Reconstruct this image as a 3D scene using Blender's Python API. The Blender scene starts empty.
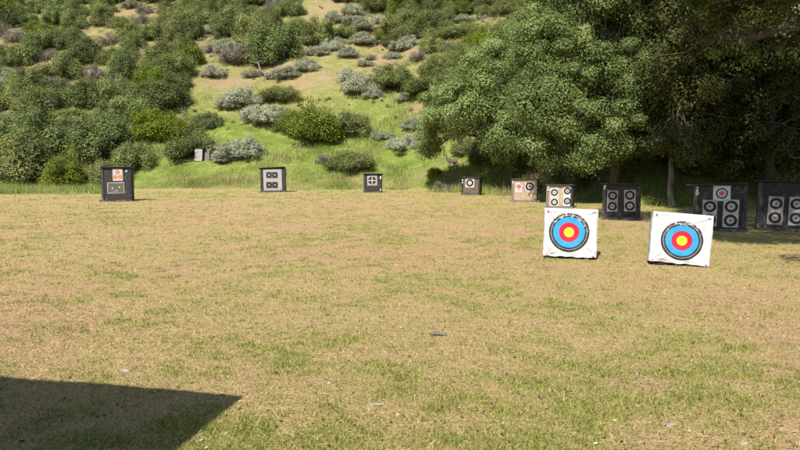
import bpy, bmesh, math, random
import numpy as np
from mathutils import Vector, Matrix, Euler

rad = math.radians
random.seed(7)
RNG = np.random.default_rng(11)
S = bpy.context.scene
COL = S.collection

# ------------------------------------------------------------------ camera
CAM_H, PITCH, F = 1.7, math.atan(60 / 600), 600.0
cd = bpy.data.cameras.new('camera')
cam = bpy.data.objects.new('camera', cd)
COL.objects.link(cam)
cam.location = (0, 0, CAM_H)
cam.rotation_euler = (math.pi / 2 - PITCH, 0, 0)
cd.sensor_width = 36
cd.lens = 27
cd.clip_start = 0.05
cd.clip_end = 2000
S.camera = cam

def ray(px, py):
    u, v = (px - 400) / F, (225 - py) / F
    c, s = math.cos(PITCH), math.sin(PITCH)
    return np.array([u, c + v * s, -s + v * c])

def proj(p):
    c, s = math.cos(PITCH), math.sin(PITCH)
    x, y, z = p[0], p[1], p[2] - CAM_H
    dep = y * c - z * s
    up = y * s + z * c
    return 400 + F * x / dep, 225 - F * up / dep, dep

def at_y(px, py, Y):
    d = ray(px, py)
    k = Y / d[1]
    return np.array([d[0] * k, Y, CAM_H + d[2] * k])

# ------------------------------------------------------------------ noise + terrain
def _hash(i, j, seed):
    h = (i.astype(np.int64) * 374761393 + j.astype(np.int64) * 668265263 + seed * 974634777) & 0xFFFFFFFF
    h = ((h ^ (h >> 13)) * 1274126177) & 0xFFFFFFFF
    h = h ^ (h >> 16)
    return (h & 0xFFFF) / 65535.0

def vnoise(x, y, seed=0):
    x = np.asarray(x, float); y = np.asarray(y, float)
    i, j = np.floor(x), np.floor(y)
    fx, fy = x - i, y - j
    fx = fx * fx * (3 - 2 * fx); fy = fy * fy * (3 - 2 * fy)
    a, b = _hash(i, j, seed), _hash(i + 1, j, seed)
    c, d = _hash(i, j + 1, seed), _hash(i + 1, j + 1, seed)
    return (a * (1 - fx) + b * fx) * (1 - fy) + (c * (1 - fx) + d * fx) * fy

def fbm(x, y, seed=0, o=4):
    v, a, t = 0, .5, 0
    for k in range(o):
        v = v + a * vnoise(x, y, seed + k * 17); t += a
        x = np.asarray(x) * 2.03; y = np.asarray(y) * 2.03; a *= .5
    return v / t

def base_dist(t):
    return np.interp(t, [-2, -.75, -.6, -.45, -.25, 0, .06, .17, .27, .40, .5, .7, 1.2, 2],
                        [46, 44, 44, 43.5, 41.5, 41, 38, 34, 30, 25.5, 25, 24.5, 26, 30])

def sval(X, Y):
    X = np.asarray(X, float); Y = np.asarray(Y, float)
    t = X / np.maximum(Y, 4.0)
    return Y - base_dist(t)

def height(X, Y):
    s = sval(X, Y)
    sp = np.maximum(s, 0)
    top = np.minimum(sp, 130)
    z = .5 * (top - 1.1 * (1 - np.exp(-top / 1.1)))
    X = np.asarray(X, float); Y = np.asarray(Y, float)
    z = z + (fbm(X * .06, Y * .06, 3, 3) - .5) * np.minimum(sp * .16, 4.5)
    z = z + (fbm(X * .5, Y * .5, 5, 3) - .5) * np.clip(sp * .12, 0, .6)
    z = z + (fbm(X * .9, Y * .9, 8, 3) - .5) * .05 + (fbm(X * 5, Y * 5, 9, 2) - .5) * .02
    return z

def hit(px, py, start=2.0):
    d = ray(px, py)
    k0 = start / d[1]
    ks = k0 * np.exp(np.linspace(0, math.log(260 / start), 2500))
    P = np.array([0, 0, CAM_H])[None] + ks[:, None] * d[None]
    below = P[:, 2] < height(P[:, 0], P[:, 1])
    if not below.any():
        return None
    i = int(np.argmax(below))
    p = P[i]
    return np.array([p[0], p[1], float(height(p[0], p[1]))])

# ------------------------------------------------------------------ mesh + node helpers
def mesh_np(name, parts, mats, smooth=False, attr=None):
    """parts: list of (verts (n,3), faces (m,k), material index)"""
    me = bpy.data.meshes.new(name)
    V, loops, tot, mi, off = [], [], [], [], 0
    for v, f, m in parts:
        v = np.asarray(v, float).reshape(-1, 3); f = np.asarray(f, int)
        V.append(v); loops.append((f + off).ravel()); tot.append(np.full(len(f), f.shape[1])); mi.append(np.full(len(f), m))
        off += len(v)
    V = np.concatenate(V); loops = np.concatenate(loops); tot = np.concatenate(tot); mi = np.concatenate(mi)
    me.vertices.add(len(V)); me.vertices.foreach_set('co', V.ravel())
    me.loops.add(len(loops)); me.loops.foreach_set('vertex_index', loops)
    me.polygons.add(len(tot))
    me.polygons.foreach_set('loop_start', np.concatenate([[0], np.cumsum(tot)[:-1]]))
    me.polygons.foreach_set('loop_total', tot)
    me.polygons.foreach_set('material_index', mi)
    if smooth:
        me.polygons.foreach_set('use_smooth', np.ones(len(tot), bool))
    for m in mats:
        me.materials.append(m)
    if attr:
        for k, a in attr.items():
            a = np.asarray(a, np.float32)
            if a.ndim == 1:
                at = me.attributes.new(k, 'FLOAT', 'POINT'); at.data.foreach_set('value', a)
            else:
                at = me.attributes.new(k, 'FLOAT_COLOR', 'POINT')
                at.data.foreach_set('color', np.concatenate([a, np.ones((len(a), 1), np.float32)], 1).ravel())
    me.update(calc_edges=True)
    me.validate()
    return me

def link(name, me, parent=None, loc=None, rot=None):
    o = bpy.data.objects.new(name, me)
    COL.objects.link(o)
    if parent is not None:
        o.parent = parent
    if loc is not None:
        o.location = loc
    if rot is not None:
        o.rotation_euler = rot
    return o

def tag(o, label=None, cat=None, group=None, kind=None):
    if label: o['label'] = label
    if cat: o['category'] = cat
    if group: o['group'] = group
    if kind: o['kind'] = kind
    return o

def empty(name, loc, rot=(0, 0, 0)):
    o = bpy.data.objects.new(name, None)
    o.empty_display_size = .2
    COL.objects.link(o)
    o.location = loc
    o.rotation_euler = rot
    return o

class N:
    """tiny node builder"""
    def __init__(self, name):
        self.m = bpy.data.materials.new(name)
        self.m.use_nodes = True
        self.t = self.m.node_tree
        self.t.nodes.clear()
        self.out = self.t.nodes.new('ShaderNodeOutputMaterial')
    def n(self, typ, ins=None, **kw):
        nd = self.t.nodes.new(typ)
        for k, v in kw.items():
            setattr(nd, k, v)
        for k, v in (ins or {}).items():
            self.set(nd.inputs[k], v)
        return nd
    def set(self, sock, v):
        if isinstance(v, bpy.types.NodeSocket):
            self.t.links.new(v, sock)
        elif isinstance(v, (tuple, list)) and len(v) == 3 and sock.type == 'RGBA':
            sock.default_value = (*v, 1)
        else:
            sock.default_value = v
    def ramp(self, fac, stops, interp='LINEAR'):
        nd = self.n('ShaderNodeValToRGB', {'Fac': fac})
        nd.color_ramp.interpolation = interp
        els = nd.color_ramp.elements
        while len(els) < len(stops):
            els.new(.5)
        for e, (p, c) in zip(els, stops):
            e.position = p
            e.color = (*c, 1) if len(c) == 3 else c
        return nd.outputs['Color']
    def noise(self, scale, detail=4, vec=None, rough=.55, dist=0):
        i = {'Scale': scale, 'Detail': detail, 'Roughness': rough, 'Distortion': dist}
        if vec is not None: i['Vector'] = vec
        return self.n('ShaderNodeTexNoise', i).outputs['Fac']
    def mix(self, fac, a, b, blend='MIX'):
        nd = self.n('ShaderNodeMix', data_type='RGBA', blend_type=blend)
        self.set(nd.inputs[0], fac); self.set(nd.inputs[6], a); self.set(nd.inputs[7], b)
        return nd.outputs[2]
    def math(self, op, a, b=0.0, clamp=False):
        nd = self.n('ShaderNodeMath', operation=op, use_clamp=clamp)
        self.set(nd.inputs[0], a); self.set(nd.inputs[1], b)
        return nd.outputs[0]
    def coord(self, which='Object'):
        return self.n('ShaderNodeTexCoord').outputs[which]
    def mapping(self, vec, scale=(1, 1, 1)):
        return self.n('ShaderNodeMapping', {'Vector': vec, 'Scale': scale}).outputs['Vector']
    def bump(self, h, strength=.3, dist=.02):
        return self.n('ShaderNodeBump', {'Height': h, 'Strength': strength, 'Distance': dist}).outputs['Normal']
    def bsdf(self, color, rough=.8, normal=None, spec=.3, metal=0):
        i = {'Base Color': color, 'Roughness': rough, 'Specular IOR Level': spec, 'Metallic': metal}
        nd = self.n('ShaderNodeBsdfPrincipled', i)
        if normal is not None: self.t.links.new(normal, nd.inputs['Normal'])
        return nd.outputs['BSDF']
    def done(self, sh):
        self.t.links.new(sh, self.out.inputs['Surface'])
        return self.m

def leaf_mat(name, stops, trans=.25, rough=.55, vary=.25, huev=.03):
    b = N(name)
    r = b.n('ShaderNodeNewGeometry').outputs['Random Per Island']
    tint = b.n('ShaderNodeAttribute', attribute_name='tint').outputs['Fac']
    f = b.math('ADD', b.math('MULTIPLY', r, .3), b.math('MULTIPLY', tint, .7))
    c = b.ramp(f, stops)
    orn = b.n('ShaderNodeObjectInfo').outputs['Random']
    val = b.math('ADD', b.math('MULTIPLY', orn, 2 * vary), 1 - vary)
    orn2 = b.math('FRACT', b.math('MULTIPLY', orn, 7.31))
    hue = b.math('ADD', b.math('MULTIPLY', orn2, 2 * huev), .5 - huev)
    c = b.n('ShaderNodeHueSaturation', {'Hue': hue, 'Value': val, 'Saturation': 1.0, 'Color': c}).outputs['Color']
    p = b.bsdf(c, rough + .15, spec=.18)
    tr = b.n('ShaderNodeBsdfTranslucent', {'Color': b.mix(1.0, c, (1.0, 1.0, .55), 'MULTIPLY')}).outputs['BSDF']
    mx = b.n('ShaderNodeMixShader', {'Fac': trans})
    b.t.links.new(p, mx.inputs[1]); b.t.links.new(tr, mx.inputs[2])
    return b.done(mx.outputs['Shader'])

def bark_mat(name, dark, light, scale=6):
    b = N(name)
    v = b.mapping(b.coord(), (1, 1, .25))
    n = b.noise(scale, 6, v, .65)
    c = b.ramp(n, [(.3, dark), (.7, light)])
    return b.done(b.bsdf(c, .9, b.bump(n, .8, .05), .1))

M = {}
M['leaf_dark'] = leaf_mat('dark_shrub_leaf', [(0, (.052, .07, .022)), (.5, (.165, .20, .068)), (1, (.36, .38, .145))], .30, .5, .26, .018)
M['leaf_olive'] = leaf_mat('olive_shrub_leaf', [(0, (.08, .095, .03)), (.5, (.18, .21, .07)), (1, (.34, .355, .14))], .28, .6, .22, .015)
M['leaf_bright'] = leaf_mat('bright_shrub_leaf', [(0, (.065, .095, .012)), (.5, (.145, .19, .026)), (1, (.27, .31, .045))], .34, .5, .15, .012)
M['leaf_yellow'] = leaf_mat('yellow_green_leaf', [(0, (.07, .1, .01)), (.5, (.17, .22, .018)), (1, (.30, .33, .03))], .3, .5, .1, .01)
M['leaf_sage'] = leaf_mat('grey_sage_leaf', [(0, (.19, .195, .13)), (.5, (.35, .36, .255)), (1, (.50, .50, .385))], .15, .75, .15, .02)
M['leaf_dry'] = leaf_mat('dry_shrub_leaf', [(0, (.16, .14, .10)), (.5, (.28, .25, .19)), (1, (.40, .36, .28))], .1, .8, .18, .02)
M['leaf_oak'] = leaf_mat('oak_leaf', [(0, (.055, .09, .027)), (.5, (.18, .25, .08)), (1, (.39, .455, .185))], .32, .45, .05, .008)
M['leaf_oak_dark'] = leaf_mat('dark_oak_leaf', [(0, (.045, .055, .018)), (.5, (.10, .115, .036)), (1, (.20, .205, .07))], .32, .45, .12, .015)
M['bark'] = bark_mat('oak_bark', (.035, .028, .022), (.13, .11, .09))
M['bark_pale'] = bark_mat('pale_bark', (.10, .085, .065), (.30, .26, .21))
M['bark_mid'] = bark_mat('grey_bark', (.05, .042, .035), (.19, .165, .135))
M['twig'] = bark_mat('grey_twig', (.13, .115, .10), (.30, .27, .235), 20)
M['twig_dark'] = bark_mat('dark_twig', (.04, .033, .025), (.12, .10, .08), 20)

# ------------------------------------------------------------------ foliage builders
def rdirs(n, rng):
    v = rng.normal(size=(n, 3))
    return v / np.linalg.norm(v, axis=1, keepdims=True)

def leaves(centers, radii, per, L, W, rng, shell=.55, up=.5, squash=.85, droop=0, rough=.36, tone=None):
    """leaf quads round clump centres; returns V,F,tint"""
    n = len(centers) * per
    ci = np.repeat(np.arange(len(centers)), per)
    d = rdirs(n, rng)
    rr = radii[ci] * (shell + (1 - shell) * rng.random(n) ** .6) * (1 + .18 * rng.normal(size=n))
    off = d * rr[:, None]
    off[:, 2] *= squash
    p = centers[ci] + off
    if droop:
        p[:, 2] -= droop * (rr / radii[ci]) ** 2 * radii[ci] * rng.random(n)
    nrm = d * 1.3 + rough * rng.normal(size=(n, 3)) + np.array([0, 0, up])
    nrm /= np.linalg.norm(nrm, axis=1, keepdims=True)
    a = np.cross(nrm, rng.normal(size=(n, 3)))
    a /= np.linalg.norm(a, axis=1, keepdims=True) + 1e-9
    b = np.cross(nrm, a)
    ls = L * (.6 + .8 * rng.random(n))
    ws = W * (.6 + .8 * rng.random(n))
    A = a * ls[:, None] * .5; B = b * ws[:, None] * .5
    bend = nrm * (ls * .12)[:, None]
    V = np.stack([p - A, p + B + bend - A * .15, p + A, p - B + bend - A * .15], 1).reshape(-1, 3)
    Fc = np.arange(4 * n).reshape(-1, 4)
    ct = rng.random(len(centers))
    if tone is not None: ct = .55 * ct + .45 * tone
    tint = np.repeat(np.clip(ct[ci] * .75 + .25 * rng.random(n), 0, 1), 4)
    return V, Fc, tint

def tubes(paths, sides=5):
    """paths: list of (pts (k,3), radii (k,))"""
    Vs, Fs, off = [], [], 0
    ang = np.linspace(0, 2 * math.pi, sides, endpoint=False)
    for pts, rs in paths:
        pts = np.asarray(pts, float); k = len(pts)
        tg = np.gradient(pts, axis=0)
        tg /= np.linalg.norm(tg, axis=1, keepdims=True) + 1e-9
        ref = np.array([.31, .77, .12]) if abs(tg[0, 2]) > .8 else np.array([.1, .05, 1.])
        u = np.cross(tg, ref); u /= np.linalg.norm(u, axis=1, keepdims=True) + 1e-9
        w = np.cross(tg, u)
        ring = pts[:, None] + np.asarray(rs)[:, None, None] * (np.cos(ang)[None, :, None] * u[:, None] + np.sin(ang)[None, :, None] * w[:, None])
        Vs.append(ring.reshape(-1, 3))
        for i in range(k - 1):
            for j in range(sides):
                j2 = (j + 1) % sides
                Fs.append((off + i * sides + j, off + i * sides + j2, off + (i + 1) * sides + j2, off + (i + 1) * sides + j))
        off += k * sides
    return np.concatenate(Vs), np.array(Fs)

def wig(a, b, k, amp, rng, sag=0):
    t = np.linspace(0, 1, k)[:, None]
    p = np.asarray(a)[None] * (1 - t) + np.asarray(b)[None] * t
    nz = rng.normal(size=(k, 3)) * amp
    nz[0] = 0; nz[-1] = 0
    p = p + nz
    p[:, 2] += sag * np.sin(t[:, 0] * math.pi)
    return p

def make_shrub(name, leafm, twigm, seed, ncl=46, cr=(.2, .36), per=230, L=.062, W=.038, hgt=1.25, flat=.9, ntwig=60, spread=1.0, up=.5, lumps=3):
    rng = np.random.default_rng(seed)
    # the crown is a few overlapping domes of clumps: an uneven outline
    dom = [(np.array([0, 0, 0.]), 1.0)]
    dom[0] = (np.array([.1, -.1, 0.]), .72)
    for k in range(lumps + 3):
        a = (k + rng.random() * .8) * 6.28 / (lumps + 3)
        dom.append((np.array([math.cos(a), math.sin(a), 0]) * (.5 + .3 * rng.random()), .30 + .34 * rng.random()))
    C, R, T = [], [], []
    for c, s in dom:
        m = int(ncl * s * s * .62) + 5
        d = rdirs(m * 3, rng)
        d = d[d[:, 2] > -.12][:m]
        r = s * (.62 + .33 * rng.random(len(d)))
        P = c + d * r[:, None]
        P[:, 2] = np.abs(P[:, 2]) * 1.25 * hgt * (.85 + .4 * rng.random()) + .06
        T.append(np.full(len(d), rng.random()))
        C.append(P); R.append(cr[0] + (cr[1] - cr[0]) * rng.random(len(d)))
    C = np.concatenate(C); R = np.concatenate(R); T = np.concatenate(T)
    C[:, :2] *= .8 * spread
    V, Fc, tint = leaves(C, R, per, L, W, rng, .5, up, flat, tone=T)
    keep = V.reshape(-1, 4, 3)[:, :, 2].min(1) > -.12
    V = V.reshape(-1, 4, 3)[keep].reshape(-1, 3); tint = tint.reshape(-1, 4)[keep].ravel()
    Fc = np.arange(len(V)).reshape(-1, 4)
    ps = []
    for k in range(ntwig):
        e = C[rng.integers(len(C))] * (1.02 + .28 * rng.random() ** 2)
        st = np.array([rng.normal() * .12, rng.normal() * .12, -.15])
        ps.append((wig(st, e, 5, .05, rng), np.linspace(.028, .006, 5)))
    tv, tf = tubes(ps, 4)
    me = mesh_np(name, [(V, Fc, 0), (tv, tf, 1)], [leafm, twigm], attr={'tint': np.concatenate([tint, np.full(len(tv), .5)])})
    return me

PROTO = {
    'dark': [make_shrub('dark_shrub_%s' % c, M['leaf_dark'], M['twig_dark'], 20 + i, hgt=.95 + .15 * i, lumps=2 + i % 3) for i, c in enumerate(('round', 'tall', 'wide', 'uneven'))],
    'olive': [make_shrub('olive_shrub_%s' % c, M['leaf_olive'], M['twig'], 40 + i, ncl=56, cr=(.16, .3), per=150, L=.065, W=.03, hgt=.95) for i, c in enumerate(('round', 'wide', 'uneven'))],
    'bright': [make_shrub('bright_shrub_%s' % c, M['leaf_bright'], M['twig_dark'], 60 + i, hgt=1.1, per=230) for i, c in enumerate(('round', 'wide'))],
    'yellow': [make_shrub('yellow_shrub', M['leaf_yellow'], M['twig_dark'], 71, hgt=1.1, per=210)],
    'sage': [make_shrub('sage_mound_%s' % c, M['leaf_sage'], M['twig'], 80 + i, ncl=85, cr=(.13, .22), per=95, L=.07, W=.026, hgt=.85, ntwig=40, up=.9) for i, c in enumerate(('round', 'wide', 'uneven'))],
    'dry': [make_shrub('dry_shrub_%s' % c, M['leaf_dry'], M['twig'], 90 + i, ncl=50, cr=(.15, .26), per=55, L=.06, W=.022, hgt=.9, ntwig=210) for i, c in enumerate(('round', 'wide'))],
}

# ------------------------------------------------------------------ world + sun
SUN_EL, SUN_AZ = rad(50), rad(24)      # light travels away from the viewer and to the right
w = bpy.data.worlds.new('World'); S.world = w; w.use_nodes = True
nt = w.node_tree
bg = nt.nodes['Background']
sky = nt.nodes.new('ShaderNodeTexSky')
sky.sky_type = 'NISHITA'; sky.sun_disc = False
sky.sun_elevation = SUN_EL
sky.sun_rotation = math.pi + SUN_AZ
nt.links.new(sky.outputs['Color'], bg.inputs['Color'])
bg.inputs['Strength'].default_value = .092
ld = bpy.data.lights.new('sun', 'SUN'); ld.energy = 4.7; ld.angle = rad(.53); ld.color = (1, .945, .85)
sun = bpy.data.objects.new('sun', ld); COL.objects.link(sun)
ldir = Vector((math.sin(SUN_AZ) * math.cos(SUN_EL), math.cos(SUN_AZ) * math.cos(SUN_EL), -math.sin(SUN_EL)))
sun.rotation_euler = ldir.to_track_quat('-Z', 'Y').to_euler()
sun.location = (-20, -30, 40)
S.view_settings.view_transform = 'Standard'
S.view_settings.look = 'None'
S.view_settings.gamma = 1
S.view_settings.use_curve_mapping = False
S.view_settings.exposure = .68

# ------------------------------------------------------------------ ground sheet
def axis(segs):
    out = []
    for a, b, st in segs:
        out.append(np.arange(a, b, st))
    return np.concatenate(out + [[segs[-1][1]]])
xs = axis([(-200, -60, 5), (-60, -20, 1), (-20, -10, .4), (-10, 10, .16), (10, 30, .4), (30, 60, 1), (60, 200, 5)])
ys = axis([(-60, 0, 4), (0, 2, .5), (2, 16, .16), (16, 60, .4), (60, 120, 1), (120, 260, 5)])
GX, GY = np.meshgrid(xs, ys)
GZ = height(GX, GY)

def green_patch(X, Y):
    """0..1: how much living grass grows in the mown field"""
    a = fbm(X * .22, Y * .22, 31, 4)
    b = fbm(X * 1.1, Y * 1.1, 37, 4)
    c = fbm(X * 4.2, Y * 4.2, 41, 3)
    g = .26 * a + .46 * b + .74 * c
    return np.clip((g - .70) / .30, 0, 1) * np.where(Y > 12, np.clip(1 + (Y - 12) * .02, 1, 1.4), .8)

def dirt_patch(X, Y):
    return np.clip((fbm(X * .16 + 9, Y * .16, 51, 4) * .6 + fbm(X * .8, Y * .8, 53, 4) * .45 - .48) / .12, 0, 1) * np.clip((34 - Y) / 14, .25, 1)

def hill_bare(X, Y):
    """brown bare soil on the hillside"""
    return np.clip((fbm(X * .22, Y * .22, 61, 5) - .56) / .10, 0, .8)

gi = np.arange(GX.size).reshape(GX.shape)
faces = np.stack([gi[:-1, :-1], gi[:-1, 1:], gi[1:, 1:], gi[1:, :-1]], -1).reshape(-1, 4)
sv = sval(GX, GY) + (fbm(GX * .5, GY * .5, 71, 3) - .5) * 3.0
bank = np.clip((sv + .3) / 1.3, 0, 1)
# the unmown strip along the left edge of the field
tl = np.clip((-GX / np.maximum(GY, 4) - .47) / .05, 0, 1) * np.clip((GY - 35.5 + (fbm(GX * .4, GY * .4, 73, 2) - .5) * 3) / 1.2, 0, 1)
bank = np.maximum(bank, tl)
bare = hill_bare(GX, GY) * np.clip((sval(GX, GY) - 8) / 8, 0, 1)
# trail and bare strips seen on the hillside
def patch_at(px, py, rx, ry):
    p = hit(px, py)
    return np.exp(-(((GX - p[0]) / rx) ** 2 + ((GY - p[1]) / ry) ** 2) ** 1.5)
for px, py, rx, ry in [(318, 12, 1.7, 5), (322, 76, 2.0, 1.4), (384, 40, 1.5, 4), (305, 80, 3, 2.0), (425, 108, 1.6, 2.0), (228, 84, 3, 2), (125, 12, 3, 4), (652, 177, 2.2, .7), (378, 62, 2, 2), (95, 44, 4, 2)]:
    bare = np.maximum(bare, .9 * patch_at(px, py, rx, ry))
for px, py, rx, ry in [(355, 182, 3.5, .8), (290, 186, 3, .6), (395, 184, 2.5, .8), (410, 182, 2, .8), (240, 180, 2.5, .8)]:
    bare = np.maximum(bare, .55 * patch_at(px, py, rx, ry))

b = N('field_ground')
pos = b.n('ShaderNodeNewGeometry').outputs['Position']
def A(n): return b.n('ShaderNodeAttribute', attribute_name=n).outputs['Fac']
nf = b.noise(45, 5, pos, .7)
nm = b.noise(7, 5, pos, .6)
nl = b.noise(.9, 4, pos, .6)
straw = b.ramp(nf, [(.32, (.09, .06, .027)), (.45, (.37, .272, .122)), (.6, (.52, .39, .19)), (.78, (.74, .58, .33))])
soil = b.ramp(nf, [(.32, (.10, .05, .028)), (.5, (.47, .30, .168)), (.78, (.74, .52, .33))])
green = b.ramp(nf, [(.25, (.085, .095, .025)), (.5, (.28, .285, .07)), (.8, (.49, .45, .155))])
c = b.mix(b.math('MULTIPLY', A('dirt'), b.math('ADD', .35, b.math('MULTIPLY', nm, .9)), True), straw, soil)
gm = b.math('MULTIPLY', A('green'), b.math('ADD', .1, b.math('MULTIPLY', nm, 1.4)), True)
c = b.mix(b.math('MULTIPLY', gm, .85), c, green)
hg = b.ramp(b.math('ADD', b.math('MULTIPLY', nm, .5), b.math('MULTIPLY', nl, .5)), [(.33, (.085, .14, .022)), (.5, (.16, .21, .04)), (.64, (.31, .29, .10))])
hd = b.ramp(b.math('ADD', b.math('MULTIPLY', nm, .5), b.math('MULTIPLY', nl, .5)), [(.36, (.15, .155, .045)), (.5, (.235, .215, .08)), (.64, (.36, .28, .14))])
hg = b.mix(A('dry'), hg, hd)
hg = b.mix(.5, hg, b.mix(1.0, hg, b.ramp(nf, [(.25, (.25, .25, .25)), (.75, (1.7, 1.7, 1.7))]), 'MULTIPLY'))
c = b.mix(A('bank'), c, hg)
hs = b.ramp(nm, [(.3, (.22, .15, .085)), (.7, (.38, .27, .165))])
c = b.mix(b.math('MULTIPLY', A('bare'), b.math('ADD', .3, b.math('MULTIPLY', nl, 1.1)), True), c, hs)
c = b.mix(A('oak_shade'), c, b.ramp(nf, [(.3, (.05, .033, .02)), (.55, (.13, .09, .055)), (.8, (.25, .18, .11))]))  # ground under the oaks browned dark: their deep shade painted in
hgt = b.math('ADD', b.math('MULTIPLY', nf, .5), nm)
M['ground'] = b.done(b.bsdf(c, .95, b.bump(hgt, 1.0, .06), .1))

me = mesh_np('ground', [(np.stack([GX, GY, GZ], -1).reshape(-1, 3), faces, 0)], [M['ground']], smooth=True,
             attr={'green': green_patch(GX, GY).ravel(), 'dirt': dirt_patch(GX, GY).ravel(), 'bank': bank.ravel(), 'bare': np.clip(bare, 0, 1).ravel(), 'oak_shade': (np.clip((GX / np.maximum(GY, 4) - .13) / .05, 0, 1) * np.clip((.37 - GX / np.maximum(GY, 4)) / .05, 0, 1) * np.clip(sval(GX, GY) + .2 + fbm(GX * .7, GY * .7, 97, 3), 0, 1) * np.clip((14 - sval(GX, GY)) / 6, 0, 1) * np.clip((fbm(GX * .5, GY * .5, 98, 3) - .3) * 4, 0, 1)).ravel(), 'dry': np.clip((sval(GX, GY) - 9) / 18 + (fbm(GX * .15, GY * .15, 91, 3) - .5) * 1.6, 0, .9).ravel()})
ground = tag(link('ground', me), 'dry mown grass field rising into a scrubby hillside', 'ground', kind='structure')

# ------------------------------------------------------------------ grass (stuff)
b = N('grass_blade')
ca = b.n('ShaderNodeAttribute', attribute_name='blade').outputs['Color']
p_ = b.bsdf(ca, .7, spec=.2)
tr = b.n('ShaderNodeBsdfTranslucent', {'Color': ca}).outputs['BSDF']
mx = b.n('ShaderNodeMixShader', {'Fac': .3}); b.t.links.new(p_, mx.inputs[1]); b.t.links.new(tr, mx.inputs[2])
M['blade'] = b.done(mx.outputs['Shader'])

def blades(X, Y, h, wd, lean, col, rng):
    n = len(X)
    Z = height(X, Y) - .004
    a = rng.random(n) * 6.283
    la = rng.random(n) * 6.283
    base = np.stack([X, Y, Z], 1)
    sd = np.stack([np.cos(a), np.sin(a), np.zeros(n)], 1) * (wd / 2)[:, None]
    ln = np.stack([np.cos(la) * lean * h, np.sin(la) * lean * h, h * np.sqrt(np.maximum(1 - np.minimum(lean, 1) ** 2, .02))], 1)
    V = np.stack([base - sd, base + sd, base + ln], 1).reshape(-1, 3)
    return V, np.arange(3 * n).reshape(-1, 3), np.repeat(col, 3, 0)

def pick(cols, n, rng, jit=.25):
    c = np.array(cols)[rng.integers(len(cols), size=n)]
    return c * (1 + jit * rng.normal(size=(n, 1))).clip(.4, 1.8)

GREEN = [(.19, .245, .042), (.26, .30, .06), (.33, .335, .085), (.14, .19, .03)]
STRAW = [(.50, .375, .18), (.42, .30, .13), (.60, .475, .26), (.31, .21, .09), (.42, .355, .13)]
BANKG = [(.13, .21, .03), (.18, .265, .042), (.25, .30, .07), (.085, .145, .022), (.36, .33, .13)]
rng = np.random.default_rng(5)
def screen_uniform(n, y0, y1, tmax):
    t = (rng.random(n) * 2 - 1) * tmax
    Y = y0 * np.exp(rng.random(n) * math.log(y1 / y0))
    return t * Y + np.where(rng.random(n) < .35, rng.uniform(-4, 4, n), 0), Y
X, Y = screen_uniform(1200000, 2.2, 40, .95)
g = green_patch(X, Y)
k = (rng.random(len(X)) < (.07 + .75 * g ** 1.2)) & (sval(X, Y) < .5)
X, Y = X[k][:330000], Y[k][:330000]
cl = np.arange(len(X)) // 13 * 13              # two blades in three stand in tufts
tuft = rng.random(len(X)) < .62
X = np.where(tuft, X[cl] + rng.normal(size=len(X)) * .028, X); Y = np.where(tuft, Y[cl] + rng.normal(size=len(X)) * .028, Y)
hh = (.013 + .034 * rng.random(len(X)) ** 1.5) * (1 + Y * .012)
gc = pick(GREEN, len(X), rng)
fd = (np.clip((Y - 7) / 16, 0, .72) * rng.uniform(.6, 1.0, len(X)))[:, None]
gc = gc * (1 - fd) + np.array([.37, .365, .115]) * fd
V1 = blades(X, Y, hh, .0035 + .0011 * Y, .25 + .6 * rng.random(len(X)), gc, rng)
X, Y = screen_uniform(230000, 2.2, 32, .95)
k = sval(X, Y) < .5
X, Y = X[k], Y[k]
V2 = blades(X, Y, .02 + .038 * rng.random(len(X)), .0025 + .0008 * Y, .75 + .24 * rng.random(len(X)), pick(STRAW, len(X), rng), rng)
me = mesh_np('short_grass', [(V1[0], V1[1], 0), (V2[0], V2[1], 0)], [M['blade']], attr={'blade': np.concatenate([V1[2], V2[2]])})
tag(link('short_grass', me), 'short mown grass, part green and part straw, over the archery field', 'grass', kind='stuff')

# taller grass on the bank behind the field
n = 420000
t = rng.uniform(-.95, .62, n)
Y = base_dist(t) + rng.exponential(8.5, n) - 1.2
X = t * Y
strip = rng.random(n) < .16
ts = rng.uniform(-.95, -.47, n)
Y = np.where(strip, rng.uniform(35.5, 44, n), Y); X = np.where(strip, ts * Y, X)
bz = np.clip((sval(X, Y) + .6 + (fbm(X * .5, Y * .5, 71, 3) - .5) * 3) / 2.5, 0, 1)
bz = np.where(strip, .85, bz)
dens = fbm(X * .6, Y * .6, 81, 3)
k = (rng.random(n) < bz * np.clip((dens - .25) * 2.4, .08, 1) * np.where((X / Y > .15) & (X / Y < .36), .3, 1)) & (Y < 75)
X, Y, dn, st = X[k], Y[k], dens[k], strip[k]
col = pick(BANKG, len(X), rng, .2)
dry = np.clip((fbm(X * .35, Y * .35, 83, 3) - .48) * 5 + np.clip((sval(X, Y) - 8) / 12, 0, .8), 0, 1)[:, None] * rng.random((len(X), 1))
col = col * (1 - dry) + np.array([.46, .39, .18]) * dry
col = np.where(st[:, None], col * .6 + np.array([.14, .165, .045]), col)
hh = (.12 + .34 * rng.random(len(X)) ** 1.5) * np.clip((fbm(X * .28, Y * .28, 95, 3) - .30) * 4.2 * (.5 + dn), .15, 1.7) * np.where(st, .95, 1)
V3 = blades(X, Y, hh, .02 + .016 * rng.random(len(X)), .15 + .5 * rng.random(len(X)), col, rng)
me = mesh_np('tall_grass', [(V3[0], V3[1], 0)], [M['blade']], attr={'blade': V3[2]})
tag(link('tall_grass', me), 'tall bright green spring grass growing on the bank behind the butts', 'grass', kind='stuff')

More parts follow.
